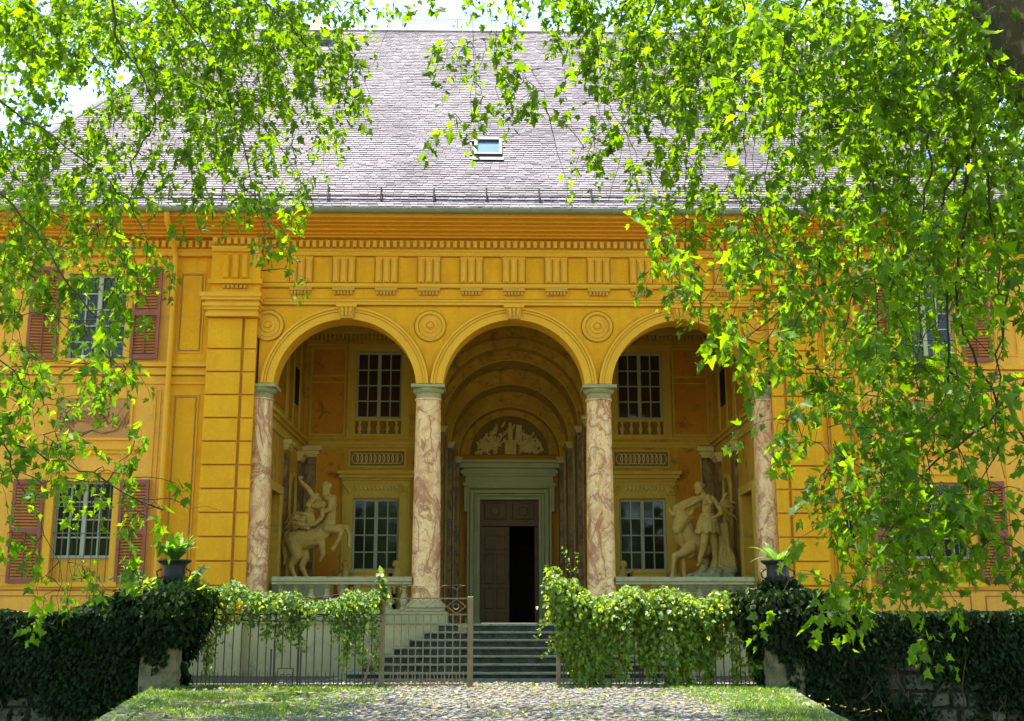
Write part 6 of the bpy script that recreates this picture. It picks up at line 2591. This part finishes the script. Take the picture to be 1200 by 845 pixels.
limbsL += [
    dict(p=A3([(165, 588, -13.2), (198, 580, -13.1), (222, 598, -13.1), (258, 596, -13.0)]), r=(0.009, 0.003)),
    dict(p=A3([(60, 536, -13.3), (90, 510, -13.2), (130, 500, -13.2), (150, 470, -13.1)]), r=(0.010, 0.003)),
    dict(p=A3([(0, 514, -13.4), (40, 600, -13.3), (70, 660, -13.3), (68, 735, -13.2)]), r=(0.011, 0.003)),
    dict(p=A3([(128, 562, -13.2), (80, 620, -13.2), (84, 680, -13.2), (78, 705, -13.1)]), r=(0.009, 0.003)),
    dict(p=A3([(-10, 400, -13.4), (25, 455, -13.3), (60, 470, -13.2), (120, 455, -13.1)]), r=(0.012, 0.004)),
    dict(p=A3([(60, 366, -13.3), (100, 400, -13.2), (140, 410, -13.1), (175, 412, -13.0)]), r=(0.010, 0.003)),
    dict(p=A3([(275, 142, -10.8), (290, 190, -10.7), (300, 240, -10.6), (312, 290, -10.5), (305, 320, -10.5)]), r=(0.012, 0.003)),
    dict(p=A3([(150, 235, -11.3), (170, 262, -11.2), (175, 300, -11.2), (168, 345, -11.2)]), r=(0.010, 0.003)),
]
CEN = shade_canopy(420, (-5.0, 0.3), (-11.0, -6.5), lambda x, y, r: 1.07 + 0.58 * (y + 25.2) + r.uniform(0.3, 1.6))
limbsL.append(dict(p=[(-7.6, -13.4, 10.4), (-8.0, -11, 13.0), (-8.6, -7.5, 14.8), (-8.9, -3.5, 15.6)], r=(0.14, 0.03), m='bark'))  # limb out of view, added to carry the shading shoots
tl, _o = tree_parts('large plane tree at the left, bright spring leaves trailing over roof and left wing', 'plane trees', TLT, [0.42, 0.38, 0.30, 0.2], limbsL, dl, (0, 12), 21,
                    [CEN, shade_canopy(420, (-14, -3.2), (-17, -4), lambda x, y, r: 9.2 + r.uniform(0, 4.5)),
                     shade_canopy(1100, (-13, -5.2), (-8.0, -1.5), lambda x, y, r: 13.2 + (y + 8) * 0.25 + r.uniform(0, 2.5))])

TRT = [(7.6, -14.5, -2.2), (7.2, -14.5, 2.0), (5.7, -14.6, 4.9), (4.68, -14.7, 6.3), (4.32, -14.8, 7.4), (4.3, -15.0, 12)]
limbsR = [
    dict(p=[(6.9, -14.7, 4.2)] + A3([(1195, 96, -14.6), (1160, 130, -14.4), (1135, 180, -14.2), (1100, 240, -14.0), (1098, 300, -14.0), (1108, 345, -13.9), (1114, 400, -13.9), (1112, 458, -13.8)]), r=(0.05, 0.014)),
    dict(p=A3([(1135, 180, -14.2), (1125, 300, -14.2), (1120, 372, -14.1), (1148, 432, -14.1), (1183, 500, -14.0), (1230, 540, -14.0)]), r=(0.024, 0.014)),
    dict(p=A3([(1112, 435, -13.9), (1150, 462, -13.8), (1172, 500, -13.8), (1190, 520, -13.8)]), r=(0.013, 0.008)),
    dict(p=A3([(1112, 458, -13.8), (1098, 500, -13.8), (1085, 530, -13.8), (1091, 570, -13.7), (1088, 600, -13.7)]), r=(0.012, 0.006)),
    dict(p=[(6.2, -14.8, 7.0)] + A3([(1120, -60, -14.0), (1100, 10, -13.9), (1062, 10, -13.8), (1045, 60, -13.7), (1030, 130, -13.6), (1022, 210, -13.5), (1008, 260, -13.4)]), r=(0.07, 0.010)),
    dict(p=A3([(1120, -60, -14.0), (1112, 22, -13.9), (1132, 42, -13.8), (1120, 95, -13.7), (1085, 150, -13.6)]), r=(0.05, 0.02), m='bark'),
    dict(p=[(5.9, -14.9, 8.6)] + A3([(1000, -100, -13.6), (950, -20, -13.2), (920, 60, -12.9), (905, 140, -12.7), (898, 210, -12.6), (890, 300, -12.5), (852, 385, -12.4)]), r=(0.035, 0.005)),
    dict(p=[(5.5, -15.0, 9.5)] + A3([(900, -110, -13.2), (800, -60, -12.6), (715, -10, -12.2), (702, 60, -12.0), (705, 110, -11.9), (740, 170, -11.8)]), r=(0.035, 0.005)),
    dict(p=[(5.5, -15.0, 9.8)] + A3([(780, -90, -12.9), (650, -60, -13.0), (560, -30, -13.0), (575, 20, -13.0), (584, 60, -13.0), (583, 118, -13.0)]), r=(0.05, 0.004)),
    dict(p=A3([(560, -30, -13.0), (545, 10, -13.0), (560, 60, -13.0), (553, 110, -13.0), (556, 155, -13.0)]), r=(0.006, 0.003)),
    dict(p=A3([(584, 60, -13.0), (612, 70, -13.0), (632, 95, -13.0), (640, 125, -13.0)]), r=(0.005, 0.003)),
    dict(p=A3([(583, 118, -13.0), (600, 135, -13.0), (598, 148, -13.0)]), r=(0.004, 0.003)),
    dict(p=A3([(1008, 260, -13.4), (1000, 340, -13.4), (985, 400, -13.5), (970, 470, -13.6), (975, 540, -13.7)]), r=(0.012, 0.004)),
    dict(p=[(7.0, -14.6, 3.6)] + A3([(1230, 400, -14.6), (1190, 470, -14.8), (1120, 520, -14.8), (1063, 570, -14.8), (1050, 610, -14.8), (1028, 645, -14.8), (1004, 682, -14.8), (985, 705, -14.8), (955, 722, -14.8)]), r=(0.04, 0.008)),
    dict(p=A3([(1088, 600, -13.7), (1075, 640, -13.8), (1060, 690, -13.9), (1052, 730, -13.9)]), r=(0.007, 0.003)),
    dict(p=A3([(1183, 500, -14.0), (1150, 560, -14.0), (1140, 620, -14.0), (1160, 670, -14.0), (1190, 690, -14.0)]), r=(0.010, 0.004)),
    dict(p=A3([(852, 300, -12.4), (835, 340, -12.4), (815, 375, -12.4), (822, 400, -12.4), (850, 410, -12.4), (900, 425, -12.4)]), r=(0.007, 0.003)),
]
hr = random.Random(77)
for hx, hy0, hy1, hY in ((720, -30, 200, -11.8), (760, -30, 235, -12.6), (800, -40, 330, -12.2), (840, -30, 250, -11.6), (872, 20, 300, -12.9), (915, -30, 400, -12.4), (940, 60, 330, -13.1),
                         (975, -40, 300, -12.0), (1000, 80, 470, -13.4), (1030, -30, 360, -14.0), (1062, 150, 560, -14.4), (1078, -30, 420, -13.2), (1135, 200, 560, -14.6), (1150, -20, 330, -13.6), (1172, 330, 640, -14.5)):
    pts, px = [], hx + 18
    for k in range(8):
        px += hr.uniform(-16, 12)
        pts.append((px, hy0 + (hy1 - hy0) * k / 7, hY + hr.uniform(-0.12, 0.12)))
    limbsR.append(dict(p=A3(pts), r=(0.016, 0.004)))
limbsR.append(dict(p=[(4.2, -15.0, 12), (6.6, -11, 14.5), (7.8, -7.5, 15.6), (8.6, -3.5, 16.2)], r=(0.14, 0.03), m='bark'))  # added limb above the view, bearing the shoots that cast shade
tr_, _o = tree_parts('huge plane tree at the right, its leafy curtain hanging in front of the right wing', 'plane trees', TRT, [0.5, 0.46, 0.40, 0.38, 0.35, 0.25], limbsR, dr, (12, 30), 22,
                     [shade_canopy(330, (0.8, 5.0), (-12.5, -7.0), lambda x, y, r: 1.07 + 0.58 * (y + 25.2) + r.uniform(0.3, 1.6)), shade_canopy(700, (2.6, 8.5), (-16.5, -9.5), lambda x, y, r: 1.07 + 0.60 * (y + 25.2) + r.uniform(0.1, 1.8)), shade_canopy(520, (3.0, 14), (-18, -4), lambda x, y, r: 9.0 + r.uniform(0, 4.5)),
                      shade_canopy(1100, (4.6, 13), (-8.0, -1.5), lambda x, y, r: 13.2 + (y + 8) * 0.25 + r.uniform(0, 2.5))])

# ================================================================== PARK TREES BEHIND THE VIEWER (seen in the window glass)
n = 15000
P = np.stack([rng.uniform(-38, 38, n), rng.normal(-52, 2.2, n), rng.uniform(0.0, 1.0, n)], 1)
P[:, 2] *= 8.5 + 2.0 * np.sin(P[:, 0] * 0.45) + 1.2 * np.sin(P[:, 0] * 1.3)
V, Fc = leaves_np(P, rand_unit(n) + np.array([0, 0, -0.5]), rand_unit(n), rng.uniform(0.5, 1.0, n))
o = np_mesh('treeline', V, Fc, M['leaf'], None, 'stuff')
o['label'] = 'dense belt of park trees closing the forecourt opposite the villa'
o['category'] = 'treeline'
